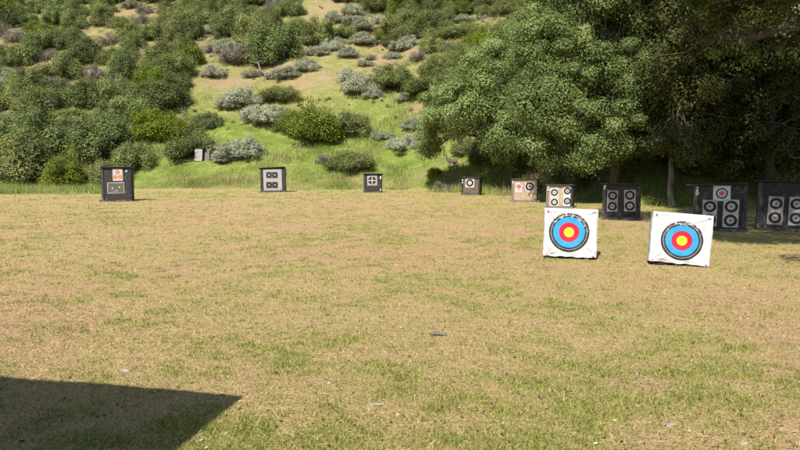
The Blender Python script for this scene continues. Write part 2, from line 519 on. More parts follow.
# dead leaves and chips
n = 8000
X, Y = screen_uniform(n, 2.3, 18, .9)
Z = height(X, Y) + .012
a = rng.random(n) * 6.28
L = .005 + .015 * rng.random(n) ** 2
d1 = np.stack([np.cos(a), np.sin(a), rng.normal(size=n) * .3], 1) * L[:, None]
d2 = np.stack([-np.sin(a), np.cos(a), rng.normal(size=n) * .3], 1) * (L * .45)[:, None]
P = np.stack([X, Y, Z], 1)
V = np.stack([P - d1, P + d2, P + d1, P - d2], 1).reshape(-1, 3)
colr = np.repeat(pick([(.09, .055, .035), (.34, .25, .16), (.5, .43, .32), (.18, .11, .06), (.045, .03, .022), (.06, .04, .03)], n, rng), 4, 0)
me = mesh_np('dead_leaves', [(V, np.arange(4 * n).reshape(-1, 4), 0)], [M['blade']], attr={'blade': colr})
tag(link('dead_leaves', me), 'small dead leaves and chips scattered over the short grass', 'dead leaves', kind='stuff')

# ------------------------------------------------------------------ stones in the field
b = N('pale_stone')
n1 = b.noise(30, 5, b.coord(), .6)
M['stone'] = b.done(b.bsdf(b.ramp(n1, [(.3, (.20, .165, .125)), (.7, (.42, .37, .30))]), .9, b.bump(n1, .5, .01), .2))
def stone(px, py, sx, sy, sz, label, seed, name='stone', rz=0):
    p = hit(px, py)
    bm = bmesh.new()
    bmesh.ops.create_icosphere(bm, subdivisions=3, radius=1)
    r = np.random.default_rng(seed)
    ph = r.random(6) * 6
    for v in bm.verts:
        c = v.co
        k = 1 + .18 * math.sin(3 * c.x + ph[0]) * math.sin(2.6 * c.y + ph[1]) + .14 * math.sin(4.5 * c.z + ph[2] + 2 * c.x) + .06 * math.sin(9 * c.y + ph[3])
        v.co = Vector((c.x * k * sx, c.y * k * sy, c.z * k * sz))
    me = bpy.data.meshes.new(name); bm.to_mesh(me); bm.free()
    me.materials.append(M['stone'])
    for q in me.polygons: q.use_smooth = True
    tag(link(name, me, loc=(p[0], p[1], p[2] + sz * .35), rot=(0, 0, rz)), label, 'stone')
stone(125, 371, .04, .03, .012, 'flat grey stone in the grass just above the dark roof shadow', 1)
stone(671, 426, .045, .022, .012, 'long pale stone lying at the bottom right of the field', 2, rz=.5)
stone(743, 445, .028, .022, .014, 'small dark round stone at the lower right edge of the grass', 3)
stone(376, 405, .055, .022, .006, 'flat bluish grey stone near the middle of the bottom edge', 4, rz=.3)
# curved piece of bark
p = hit(438, 336)
bm = bmesh.new()
NU, NV = 12, 5
vs = [[bm.verts.new(((i / (NU - 1) - .5) * .17, .03 * math.sin(i * .5) + (j - 2) * .012, .028 * math.cos((j - 2) * .7) + .02 * math.sin(i / (NU - 1) * 3.1) + .004 * math.sin(i * 2.1 + j))) for j in range(NV)] for i in range(NU)]
for i in range(NU - 1):
    for j in range(NV - 1):
        bm.faces.new((vs[i][j], vs[i + 1][j], vs[i + 1][j + 1], vs[i][j + 1]))
bmesh.ops.solidify(bm, geom=bm.faces[:], thickness=.008)
me = bpy.data.meshes.new('bark_chip'); bm.to_mesh(me); bm.free(); me.materials.append(M['stone'])
tag(link('bark_chip', me, loc=(p[0], p[1], p[2] - .004), rot=(0, 0, .5)), 'pale curved piece of bark lying in the middle of the field', 'bark chip')

# ------------------------------------------------------------------ archery butts
def wood_mat(name, dark, light, rough=.75, scale=9, wear=None, stretch=(6, 6, .8), wscale=4):
    b = N(name)
    v = b.mapping(b.coord(), stretch)
    n1 = b.noise(scale, 6, v, .65, .4)
    n2 = b.noise(wscale, 5, b.coord(), .65)
    c = b.ramp(n1, [(.25, dark), (.75, light)])
    if wear:
        c = b.mix(b.ramp(n2, [(.56, (0, 0, 0)), (.68, (1, 1, 1))]), c, wear)
    return b.done(b.bsdf(c, rough, b.bump(n1, .5, .02), .25))
M['black_wood'] = wood_mat('black_painted_wood', (.010, .011, .014), (.032, .033, .038), .6, wear=(.085, .08, .076), wscale=7)
M['worn_wood'] = wood_mat('worn_black_wood', (.02, .02, .022), (.085, .082, .08), .8, wear=(.17, .15, .13))
M['grey_wood'] = wood_mat('weathered_grey_wood', (.09, .082, .075), (.24, .22, .20), .85)
M['tan_foam'] = wood_mat('tan_straw_face', (.22, .15, .09), (.56, .44, .31), .95, 10, wear=(.10, .075, .055))
M['ragged_foam'] = wood_mat('ragged_brown_face', (.02, .018, .016), (.20, .15, .11), .95, 12, wear=(.45, .37, .30), wscale=13)
M['dark_foam'] = wood_mat('black_foam', (.008, .008, .009), (.065, .06, .056), .9, 10, wear=(.14, .115, .095), wscale=6)

def paper_mat(name, col, dirt=.35):
    b = N(name)
    n1 = b.noise(9, 5, b.coord(), .65)
    n2 = b.noise(60, 3, b.coord(), .6)
    c = b.mix(b.ramp(n1, [(.45, (0, 0, 0)), (.8, (dirt,) * 3)]), col, tuple(x * .55 for x in col))
    c = b.mix(b.ramp(n2, [(.66, (0, 0, 0)), (.72, (.35, .35, .35))]), c, (.08, .07, .06))
    orn = b.n('ShaderNodeObjectInfo').outputs['Random']
    c = b.n('ShaderNodeHueSaturation', {'Value': b.math('ADD', b.math('MULTIPLY', orn, .35), .75), 'Color': c}).outputs['Color']
    return b.done(b.bsdf(c, .75, b.bump(n1, .25, .01), .25))
M['paper'] = paper_mat('white_paper', (.50, .49, .47))
M['card'] = paper_mat('beige_card', (.38, .355, .325))
M['bluepaper'] = paper_mat('pale_blue_paper', (.60, .64, .68))
M['ink'] = paper_mat('black_ink', (.022, .022, .024), .2)
M['inkgrey'] = paper_mat('grey_print', (.34, .33, .32), .5)
M['orange'] = paper_mat('orange_print', (.60, .11, .06))
M['redprint'] = paper_mat('red_print', (.62, .05, .06))
M['pink'] = paper_mat('pink_print', (.55, .30, .28))
M['yellow'] = paper_mat('yellow_print', (.85, .68, .05))
M['charcoal'] = paper_mat('charcoal_card', (.10, .09, .085), .5)
M['numpaint'] = paper_mat('white_paint', (.72, .72, .70))
MATLIST = ['paper', 'ink', 'card', 'bluepaper', 'inkgrey', 'orange', 'redprint', 'pink', 'yellow', 'charcoal', 'numpaint']

def bx(bm, x0, x1, y0, y1, z0, z1, bev=.006, mi=0):
    r = bmesh.ops.create_cube(bm, size=1)
    for v in r['verts']:
        v.co = Vector(((x0 + x1) / 2 + v.co.x * (x1 - x0), (y0 + y1) / 2 + v.co.y * (y1 - y0), (z0 + z1) / 2 + v.co.z * (z1 - z0)))
    ed = list({e for v in r['verts'] for e in v.link_edges})
    fs = set(f for v in r['verts'] for f in v.link_faces)
    for f in fs: f.material_index = mi
    if bev:
        q = bmesh.ops.bevel(bm, geom=ed, offset=bev, segments=2, affect='EDGES', profile=.5)
        for f in q['faces']: f.material_index = mi
def mk(name, fn, mats, parent, loc=None, rot=None):
    bm = bmesh.new(); fn(bm)
    me = bpy.data.meshes.new(name); bm.to_mesh(me); bm.free()
    for m in (mats if isinstance(mats, list) else [mats]): me.materials.append(m)
    return link(name, me, parent, loc, rot)

def ring(bm, cx, cz, r0, r1, y, mi, seg=28):
    if r0 <= 0:
        vs = [bm.verts.new((cx + r1 * math.cos(a), y, cz + r1 * math.sin(a))) for a in np.linspace(0, 2 * math.pi, seg, endpoint=False)]
        f = bm.faces.new(vs); f.material_index = mi
        f.normal_update()
        if f.normal.y > 0: f.normal_flip()
        return
    A_ = np.linspace(0, 2 * math.pi, seg, endpoint=False)
    a = [bm.verts.new((cx + r0 * math.cos(q), y, cz + r0 * math.sin(q))) for q in A_]
    c = [bm.verts.new((cx + r1 * math.cos(q), y, cz + r1 * math.sin(q))) for q in A_]
    for i in range(seg):
        j = (i + 1) % seg
        f = bm.faces.new((a[i], a[j], c[j], c[i])); f.material_index = mi
        f.normal_update()
        if f.normal.y > 0: f.normal_flip()

def face(parent, x0, x1, z0, z1, base, spots, tilt=0, th=.012, label=None):
    """paper target: sheet + printed spots. spots: (cx,cz,[(r0,r1,mat)]) in sheet fractions of width"""
    W, H = x1 - x0, z1 - z0
    tilt = tilt + random.uniform(-.03, .03)
    def fn(bm):
        bx(bm, -W / 2, W / 2, -th, 0, -H / 2, H / 2, .002, MATLIST.index(base))
        for cx, cz, rs in spots:
            for r0, r1, m in rs:
                ring(bm, cx * W, cz * W, r0 * W, r1 * W, -th - .002, MATLIST.index(m))
        # corner pins
        if W > .2:
            for sx in (-1, 1):
                for sz in (-1, 1):
                    ring(bm, sx * W * .44, sz * (H / 2 - W * .06), 0, W * .022, -th - .002, MATLIST.index('ink'), 10)
    o = mk('target_face', fn, [M[k] for k in MATLIST], parent, ((x0 + x1) / 2, -.004, (z0 + z1) / 2), (0, tilt, 0))
    if label: o['label'] = label
    return o

def spot_pair(hw, inner='inkgrey', base='card'):
    """vertical two-spot sheet; hw = height / width"""
    s = []
    for q in (.25 * hw, -.25 * hw):
        s.append((0, q, [(0, .065, 'ink'), (.065, .245, inner), (.245, .43, 'ink')]))
    return s

def butt(px0, px1, ytop, ybase, label, yaw=0, lean=4, depth=.5, style='black', over=(.06, .06), roof_tilt=0, skid=(.03, .03), posts=True, Yoff=0, group='archery butts along the back of the field', roofth=.035):
    xc = (px0 + px1) / 2
    g = hit(xc, ybase)
    dep = proj(g)[2]
    sc = dep / F
    cw = math.cos(rad(yaw)) - g[0] / g[1] * math.sin(rad(yaw))
    W = (px1 - px0) * sc / cw
    H = (ybase - ytop) * sc
    root = empty('archery_butt', (g[0], g[1] + Yoff, g[2] - .02), (rad(-lean), 0, rad(yaw)))
    tag(root, label, 'archery target', group)
    fm = {'black': 'dark_foam', 'tan': 'tan_foam', 'ragged': 'ragged_foam'}[style]
    pm = {'black': 'black_wood', 'tan': 'grey_wood', 'ragged': 'black_wood'}[style]
    sb = .09                                        # base beam height
    pw = min(.10, W * .09)
    def body(bm):
        bx(bm, -W / 2 + pw * .6, W / 2 - pw * .6, 0, depth - .02, sb, H - roofth, .01)
    mk('foam_block', body, M[fm], root)
    for s in (-1, 1):
        def post(bm):
            xa = s * (W / 2 - pw); xb = s * W / 2
            bx(bm, min(xa, xb), max(xa, xb), -.035, .0, sb * .4, H - roofth - .004, .006)
            bx(bm, min(xb, xb - s * .03), max(xb, xb - s * .03), .003, depth, sb * .4, H - roofth - .004, .006)
        o = mk('side_board', post, M[('worn_wood' if style == 'black' else pm) if s < 0 else 'black_wood'], root)  # on black butts the sunlit left side is put into a paler wood
    def roof(bm):
        bx(bm, -W / 2 - over[0], W / 2 + over[1], -.10, depth + .06, H - roofth, H, .006)
    mk('roof_board', roof, M['worn_wood'] if style != 'black' else M['black_wood'], root, rot=(0, rad(roof_tilt), 0))
    def beam(bm):
        bx(bm, -W / 2 - skid[0], W / 2 + skid[1], -.12, -.038, -.03, sb, .008)
        bx(bm, -W / 2 - skid[0], W / 2 + skid[1], depth - .09, depth + .02, -.03, sb * .38, .008)
    mk('base_beam', beam, M['grey_wood'] if style == 'tan' else M['worn_wood'], root)
    # strap boards down the front
    def loc(px, py): return (px - xc) * sc / cw, (ybase - py) * sc
    return root, loc, W, H, depth

def pface(b_, x0, y0, x1, y1, base, spots_fn, tilt=0, label=None, th=.012):
    root, loc = b_[0], b_[1]
    xa, zb = loc(x0, y0); xb, za = loc(x1, y1)
    hw = (zb - za) / (xb - xa)
    return face(root, xa, xb, za, zb, base, spots_fn(hw) if callable(spots_fn) else spots_fn, tilt, th, label)

def marks(b_, px, py, digits, size, col='numpaint'):
    """digits painted one below the other on the side board"""
    root, loc = b_[0], b_[1]
    xa, za = loc(px, py)
    parts = []
    for i, ch in enumerate(digits):
        cu = bpy.data.curves.new('num', 'FONT'); cu.body = ch; cu.size = size * 1.35; cu.align_x = 'CENTER'; cu.align_y = 'CENTER'; cu.extrude = .002; cu.offset = size * .025
        to = bpy.data.objects.new('num', cu); COL.objects.link(to)
        dg = bpy.context.evaluated_depsgraph_get()
        m_ = bpy.data.meshes.new_from_object(to.evaluated_get(dg))
        bpy.data.objects.remove(to)
        m_.transform(Matrix.Translation((xa, -.040, za - i * size * 1.05)) @ Matrix.Rotation(math.pi / 2, 4, 'X'))
        parts.append(m_)
    bm = bmesh.new()
    for m_ in parts:
        bm.from_mesh(m_); bpy.data.meshes.remove(m_)
    me = bpy.data.meshes.new('painted_number'); bm.to_mesh(me); bm.free(); me.materials.append(M[col])
    return link('painted_number', me, root)

def blotch(b_, pts, name='paint_mark', col='numpaint', y=-.041):
    """worn paint strokes: list of (px,py,w,h) in photo pixels"""
    root, loc = b_[0], b_[1]
    for px, py, w_, h_ in pts:
        def fn(bm):
            x, z = loc(px, py); s = loc(px + 1, py)[0] - x
            bx(bm, x - w_ * s / 2, x + w_ * s / 2, y - .004, y, z - h_ * s / 2, z + h_ * s / 2, .001)
        mk(name, fn, M[col], root)

SINGLE = [(0, 0, [(0, .05, 'ink'), (.05, .22, 'paper'), (.22, .42, 'ink')])]
# A: leftmost, in front of the shrubs
bA = butt(102, 132, 166.5, 201.5, 'leftmost black butt, with an orange three-spot paper above a charcoal card', yaw=12, lean=4, depth=.55, over=(.02, .05), skid=(.07, .05))
pface(bA, 113.5, 168.5, 123.5, 180.5, 'paper', [(0, .26, [(0, .07, 'yellow'), (.07, .2, 'orange')]), (-.24, -.24, [(0, .07, 'yellow'), (.07, .2, 'orange')]), (.24, -.24, [(0, .07, 'yellow'), (.07, .2, 'orange')])], label='white paper with three orange spots')
pface(bA, 107.8, 182, 124.8, 193, 'card', [], label='charcoal card in a pale frame with two white holes')
pface(bA, 108.6, 182.8, 124.0, 192.2, 'charcoal', [(-.22, -.03, [(0, .05, 'paper')]), (.24, .05, [(0, .045, 'yellow')]), (.06, -.2, [(0, .045, 'paper')]), (-.1, -.24, [(0, .03, 'paper')])], th=.018)
marks(bA, 127.5, 171, '80'[1:], .12)
# B: white faced
bB = butt(260.5, 286, 167, 192.3, 'weathered black framed butt with a large white board and two dark two-spot faces', roof_tilt=-3, yaw=7, lean=6, depth=.45, over=(.02, .03))
pface(bB, 263.6, 169.2, 282, 190.2, 'card', [])
D2 = [(-.26, 0, [(0, .05, 'paper'), (.05, .2, 'charcoal')]), (.26, 0, [(0, .05, 'paper'), (.05, .2, 'charcoal')])]
pface(bB, 266.3, 171.5, 278, 178, 'charcoal', [(-.25, 0, [(0, .055, 'paper'), (.055, .23, 'ink')]), (.25, 0, [(0, .055, 'paper'), (.055, .23, 'ink')])], th=.022)
pface(bB, 266.3, 181.5, 278, 188, 'charcoal', [(-.25, 0, [(0, .055, 'paper'), (.055, .23, 'ink')]), (.25, 0, [(0, .055, 'paper'), (.055, .23, 'ink')])], th=.022)
# C: black with a pale cross on a round face
bC = butt(363.5, 382, 173.3, 192.6, 'small black butt with a pale cross over one dark round face', yaw=0, lean=4, depth=.5, over=(.01, .05))
pface(bC, 367.2, 175.5, 377.2, 185.2, 'inkgrey', [(0, .02, [(.0, .40, 'ink')])])
def cross(bm):
    x, z = bC[1](372.2, 180.2); s = .0617
    bx(bm, x - .3, x + .3, -.024, -.019, z - .035, z + .035, .001)
    bx(bm, x - .035, x + .035, -.028, -.025, z - .3, z + .3, .001)
mk('pale_cross', cross, M['card'], bC[0])
blotch(bC, [(380.6, 177.3, 1.1, 2.6), (380.6, 189.5, .8, 2)])
# D: ragged with one ring, turned to the left
bD = butt(461.3, 479.8, 176.8, 195, 'small ragged black butt below the deer, with one black ring face', yaw=-20, lean=3, depth=.5, style='ragged', over=(.02, .02))
pface(bD, 465.2, 178, 474, 187.2, 'paper', SINGLE)
blotch(bD, [(462.3, 179.8, .9, 1.4), (462.3, 182.4, .9, 1.4)])
# E: straw face with two papers
bE = butt(511.3, 538.6, 178.2, 202, 'weathered straw faced butt with a pink paper beside a black ring paper', yaw=-11, lean=2, depth=.55, style='tan', skid=(.04, .06))
pface(bE, 515.2, 181.6, 522, 192.4, 'paper', [(0, .12, [(0, .1, 'pink'), (.1, .3, 'redprint')]), (0, -.35, [(.0, .16, 'pink')])], tilt=.03, label='white paper with a red blotch')
pface(bE, 524.6, 180.8, 534.2, 191.4, 'paper', [(0, 0, [(0, .1, 'ink'), (.1, .26, 'paper'), (.26, .43, 'ink')])])
blotch(bE, [(512.4, 182, .8, 3)])
# F: straw face, two pairs of spots
bF = butt(545.8, 572.5, 184, 208, 'straw faced butt behind the left white target, with four black ring spots', yaw=-22, lean=2, depth=.6, style='tan', over=(.05, .02))
pface(bF, 550, 187.3, 558.2, 206.6, 'paper', lambda h: spot_pair(h, 'paper'), tilt=.0)
pface(bF, 562.8, 185.5, 571, 205.4, 'paper', lambda h: spot_pair(h, 'inkgrey'), tilt=.0)
blotch(bF, [(547.9, 186.4, 1.6, 1.8), (547.9, 189.4, 1.6, 1.8)])
# G: black, four spots
bG = butt(601.5, 639.8, 182.8, 219.5, 'black butt between the white targets with four ring spots and a long base beam', yaw=-22, lean=2, depth=.6, over=(.08, .02), skid=(.02, .2))
pface(bG, 606.3, 190, 617.2, 211.2, 'card', lambda h: spot_pair(h, 'card'))
pface(bG, 623.4, 189.2, 634.8, 210.6, 'card', lambda h: spot_pair(h, 'card'), tilt=-.06)
blotch(bG, [(603.2, 187, .9, 4.2), (604.2, 185.5, 1.2, 1)])
# H: number 20
bH = butt(691.8, 745.2, 183, 231, 'black butt numbered 20, with a pale blue paper over four ring spots', yaw=-25, lean=2, depth=.65, over=(.15, .04), roof_tilt=-2.2, skid=(.02, .06))
pface(bH, 711.2, 185, 728.6, 200.2, 'bluepaper', [(0, 0, [(0, .08, 'redprint'), (.08, .19, 'pink'), (.19, .26, 'bluepaper'), (.26, .345, 'ink')])], label='pale blue paper with one ring and a pink centre')
pface(bH, 701.2, 199.4, 716.2, 226, 'card', lambda h: spot_pair(h, 'card'), th=.016)
pface(bH, 722, 198.6, 737.6, 226.2, 'card', lambda h: spot_pair(h, 'card'), th=.016)
marks(bH, 694.9, 188.6, '20', .105)
# I: at the right edge
bI = butt(755.4, 815, 179.8, 231, 'black butt at the right edge of the view, under the dark oaks', yaw=-29, lean=2, depth=.65, over=(.07, .07), roof_tilt=0)
pface(bI, 766.3, 196, 782, 224.4, 'card', lambda h: spot_pair(h, 'card'))
pface(bI, 787.4, 196, 803, 224.4, 'card', lambda h: spot_pair(h, 'card'))
blotch(bI, [(799, 209.5, 4.2, 2.4)], 'paper_scrap', 'paper', -.03)
# small board on the hillside
g = hit(198, 162.5)
sc = proj(g)[2] / F
root = empty('hillside_target', (g[0], g[1], g[2] - .05), (rad(-5), rad(2), rad(-8)))
tag(root, 'small grey box target with a worn white face, in grass on the slope', 'archery target')
W_, H_ = 8.3 * sc, 14 * sc
mk('wooden_box', lambda bm: bx(bm, -W_ / 2, W_ / 2 + .02, .03, .45, 0, H_, .01), M['worn_wood'], root)
mk('side_board', lambda bm: bx(bm, W_ / 2 + .08, W_ / 2 + .46, .25, .30, 0, H_ * 1.02, .006), M['grey_wood'], root)
mk('roof_board', lambda bm: bx(bm, -W_ / 2 - .04, W_ / 2 + .2, -.03, .5, H_ + .002, H_ + .04, .006), M['black_wood'], root)
face(root, -W_ / 2 + .02, W_ / 2 - .02, .12, H_ - .05, 'card', [(0, -.05, [(0, .2, 'inkgrey')]), (.05, -.45, [(0, .15, 'pink')])]).location.y = .025

# ------------------------------------------------------------------ the two white targets
b = N('white_plastic_sheet')
n1 = b.noise(5, 5, b.coord(), .6)
n2 = b.noise(26, 4, b.coord(), .6, 1.2)
c = b.ramp(n1, [(.3, (.43, .44, .46)), (.6, (.52, .52, .53))])
gz = b.n('ShaderNodeSeparateXYZ', {'Vector': b.coord()}).outputs['Z']
c = b.mix(b.math('MULTIPLY', b.ramp(gz, [(.0, (1, 1, 1)), (.16, (0, 0, 0))]), b.math('MULTIPLY', n2, .55)), c, (.36, .30, .22))
M['sheet'] = b.done(b.bsdf(c, .42, b.bump(n2, .38, .03), .45))
def ring_paint(name, col, holes=.70, tear=None):
    b = N(name)
    n2 = b.noise(55, 3, b.coord(), .6)
    n3 = b.noise(7, 4, b.coord(), .6)
    c = b.mix(b.ramp(n3, [(.5, (0, 0, 0)), (.85, (.25, .25, .25))]), col, tuple(.8 * x + .1 for x in col))
    c = b.mix(b.ramp(n2, [(holes, (0, 0, 0)), (holes + .03, (.7, .7, .7))]), c, (.03, .03, .03) if max(col) > .1 else (.55, .52, .46))
    if tear:
        zz = b.n('ShaderNodeSeparateXYZ', {'Vector': b.coord()}).outputs['Z']
        k = b.math('ADD', b.noise(16, 4, b.mapping(b.coord(), (1, 1, 1.6)), .7), b.math('MULTIPLY', b.math('SUBTRACT', zz, .58), .35))
        c = b.mix(b.ramp(k, [(.60, (0, 0, 0)), (.63, (1, 1, 1))]), c, tear)
    return b.done(b.bsdf(c, .6, spec=.3))
RINGM = [ring_paint('ring_yellow', (.66, .51, .02)), ring_paint('ring_red', (.42, .006, .03)), ring_paint('ring_blue', (.02, .25, .54)),
         ring_paint('ring_black', (.018, .018, .02), .66, (.50, .47, .41)), ring_paint('ring_grey_line', (.30, .29, .28), .64, (.55, .50, .44))]
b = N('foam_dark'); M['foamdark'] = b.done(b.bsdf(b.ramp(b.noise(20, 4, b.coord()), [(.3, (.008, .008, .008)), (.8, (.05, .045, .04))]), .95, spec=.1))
b = N('pin_head'); M['pin'] = b.done(b.bsdf((.04, .03, .05), .4))
b = N('red_mark'); M['redmark'] = b.done(b.bsdf((.5, .05, .08), .6))
b = N('teal_mark'); M['tealmark'] = b.done(b.bsdf((.08, .42, .48), .6))

def white_target(pxl, pxr, ytop, ybase, yaw, roll, label, seed, cpx, cpy, teal=False):
    xc = (pxl + pxr) / 2
    g = hit(xc, ybase)
    sc = proj(g)[2] / F
    W, H, D = (pxr - pxl) * sc, (ybase - ytop) * sc * 1.0, .32
    H -= .03
    root = empty('archery_target', (g[0], g[1], g[2] + .0), Euler((rad(-7.5), rad(roll), rad(yaw)), 'XYZ'))
    tag(root, label, 'archery target', 'white portable archery targets')
    r_ = np.random.default_rng(seed)
    ph = r_.random(30) * 6.28
    cx, cz = (cpx - xc) * sc / math.cos(rad(yaw)) , (ybase - cpy) * sc
    R = 19.6 * sc
    def disp(x, z):
        """sheet surface: bulge, puckers running from the pins, wrinkles at the foot"""
        d = .011 * np.sin(7 * x + ph[0] + 3 * z) * np.sin(6 * z + ph[1]) + .004 * np.sin(17 * x + 9 * z + ph[2])
        for sx in (-1, 1):
            for sz in (0, 1):
                px_, pz_ = sx * W * .44, (.07 * H if sz == 0 else .93 * H)
                dx, dz = x - px_, z - pz_
                rr = np.hypot(dx, dz) + .02
                an = np.arctan2(dz, dx)
                d += .016 * np.sin(an * 9 + ph[4 + sx + sz]) * np.exp(-rr / .22)
        low = np.exp(-np.maximum(z, 0) / (.12 * H))
        d += low * (.020 * np.sin(16 * x + 26 * z + ph[10]) + .008 * np.sin(31 * x - 20 * z + ph[11]))
        return d
    # cover: front, top and sides as a bent sheet
    nx, nz = 56, 56
    gx = np.linspace(-W / 2, W / 2, nx); gz_ = np.linspace(.045, H, nz)
    XX, ZZ = np.meshgrid(gx, gz_)
    edge = np.minimum(np.minimum((W / 2 - np.abs(XX)) / .035, 1), np.minimum((H - ZZ) / .035, 1)).clip(0, 1)
    YY = -disp(XX, ZZ) * (.3 + .7 * edge) + .018 * (1 - edge) ** 2
    hem = .010 * np.sin(9 * gx + ph[13]) * np.sin(23 * gx + ph[14])
    ZZ2 = ZZ + hem[None, :] * np.exp(-(ZZ - .045) / .04)
    XX2 = XX + .004 * np.sin(9 * ZZ + ph[15]) * (np.abs(XX) / (W / 2)) ** 4 * np.sign(XX) + .0025 * np.sin(31 * ZZ + ph[16]) * (np.abs(XX) / (W / 2)) ** 6
    front = np.stack([XX2, YY, ZZ2], -1)
    idx = np.arange(nx * nz).reshape(nz, nx)
    fq = np.stack([idx[:-1, :-1], idx[:-1, 1:], idx[1:, 1:], idx[1:, :-1]], -1).reshape(-1, 4)
    V = [front.reshape(-1, 3)]; Fq = [fq]; off = nx * nz
    nd = 10
    def skirt(edgepts, rev):
        global_off = sum(len(v) for v in V)
        rows = [edgepts]
        for k in range(1, nd):
            f_ = k / (nd - 1)
            q = edgepts.copy()
            q[:, 1] = q[:, 1] * (1 - f_) + f_ * D
            wob = .008 * np.sin(np.arange(len(q)) * .45 + k * .9 + ph[18]) * math.sin(f_ * 3.14)
            if rev == 2: q[:, 2] += wob
            else: q[:, 0] += wob
            rows.append(q)
        P = np.concatenate(rows)
        m = len(edgepts)
        i2 = np.arange(nd * m).reshape(nd, m) + global_off
        f2 = np.stack([i2[:-1, :-1], i2[1:, :-1], i2[1:, 1:], i2[:-1, 1:]], -1).reshape(-1, 4)
        if rev == 0: f2 = f2[:, ::-1]
        V.append(P); Fq.append(f2)
    skirt(front[:, 0].copy(), 1); skirt(front[:, -1].copy(), 0); skirt(front[-1].copy(), 2)
    me = mesh_np('white_cover', [(np.concatenate(V), np.concatenate(Fq), 0)], [M['sheet']], smooth=True)
    link('white_cover', me, root)
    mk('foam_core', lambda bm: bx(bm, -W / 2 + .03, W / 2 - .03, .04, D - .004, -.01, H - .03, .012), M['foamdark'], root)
    # printed rings, following the sheet
    rs = [(0, .25 * R, 0), (.25 * R, .5 * R, 1), (.5 * R, .78 * R, 2), (.78 * R, .87 * R, 3), (.87 * R, .895 * R, 4), (.895 * R, R, 3)]
    parts = []
    seg = 72
    A_ = np.linspace(0, 2 * math.pi, seg, endpoint=False)
    wob = 1 + .006 * np.sin(3 * A_ + ph[20]) + .004 * np.sin(11 * A_ + ph[21])
    for r0, r1, m in rs:
        rad_ = np.linspace(r0, r1, max(2, int((r1 - r0) / .02) + 2))
        rad_[0] = max(rad_[0], .002)
        RR, AA = np.meshgrid(rad_, A_, indexing='ij')
        w_ = np.broadcast_to(wob[None], RR.shape)
        x = cx + RR * np.cos(AA) * w_; z = cz + RR * np.sin(AA) * w_
        y = -disp(x, z) - .005
        i2 = np.arange(RR.size).reshape(RR.shape)
        i3 = np.roll(i2, -1, 1)
        f = np.stack([i2[:-1], i2[1:], i3[1:], i3[:-1]], -1).reshape(-1, 4)
        parts.append((np.stack([x, y, z], -1).reshape(-1, 3), f, m))
    me = mesh_np('target_face', parts, RINGM, smooth=True)
    o = link('target_face', me, root)
    # pins with a crooked printed mark at each corner
    for sx in (-1, 1):
        for sz in (0, 1):
            px_, pz_ = sx * W * .44, (.07 * H if sz == 0 else .94 * H)
            def pin(bm):
                m = Matrix.Translation((px_, -float(disp(np.array(px_), np.array(pz_))) - .012, pz_)) @ Matrix.Rotation(math.pi / 2, 4, 'X')
                bmesh.ops.create_cone(bm, segments=12, radius1=.013, radius2=.010, depth=.016, cap_ends=True, matrix=m)
            mk('corner_pin', pin, M['pin'], root)
            def smear(bm):
                q = px_ - sx * .035
                bx(bm, q - .022, q + .022, -float(disp(np.array(q), np.array(pz_ - .012))) - .010, -float(disp(np.array(q), np.array(pz_ - .012))) - .005, pz_ - .020, pz_ - .010, .002)
            mk('printed_mark', smear, M['tealmark' if (teal and sx == 1 and sz == 1) else 'redmark'], root)
    return root
white_target(543.6, 595, 207, 259.3, -15, .8, 'left of the two white wrapped targets, with blue red and yellow rings', 3, 568, 232.4)
white_target(650.5, 706.5, 211.5, 266.3, -17, 3.6, 'right white wrapped ring target, tilting to one side near the black butts', 8, 679.3, 240.6, True)

# ------------------------------------------------------------------ trees
def ell(px, py, Y, rpx, ky=1.0, kz=1.0):
    c = at_y(px, py, Y)
    r = rpx * Y / F
    return (c, np.array([r, r * ky, r * kz]))

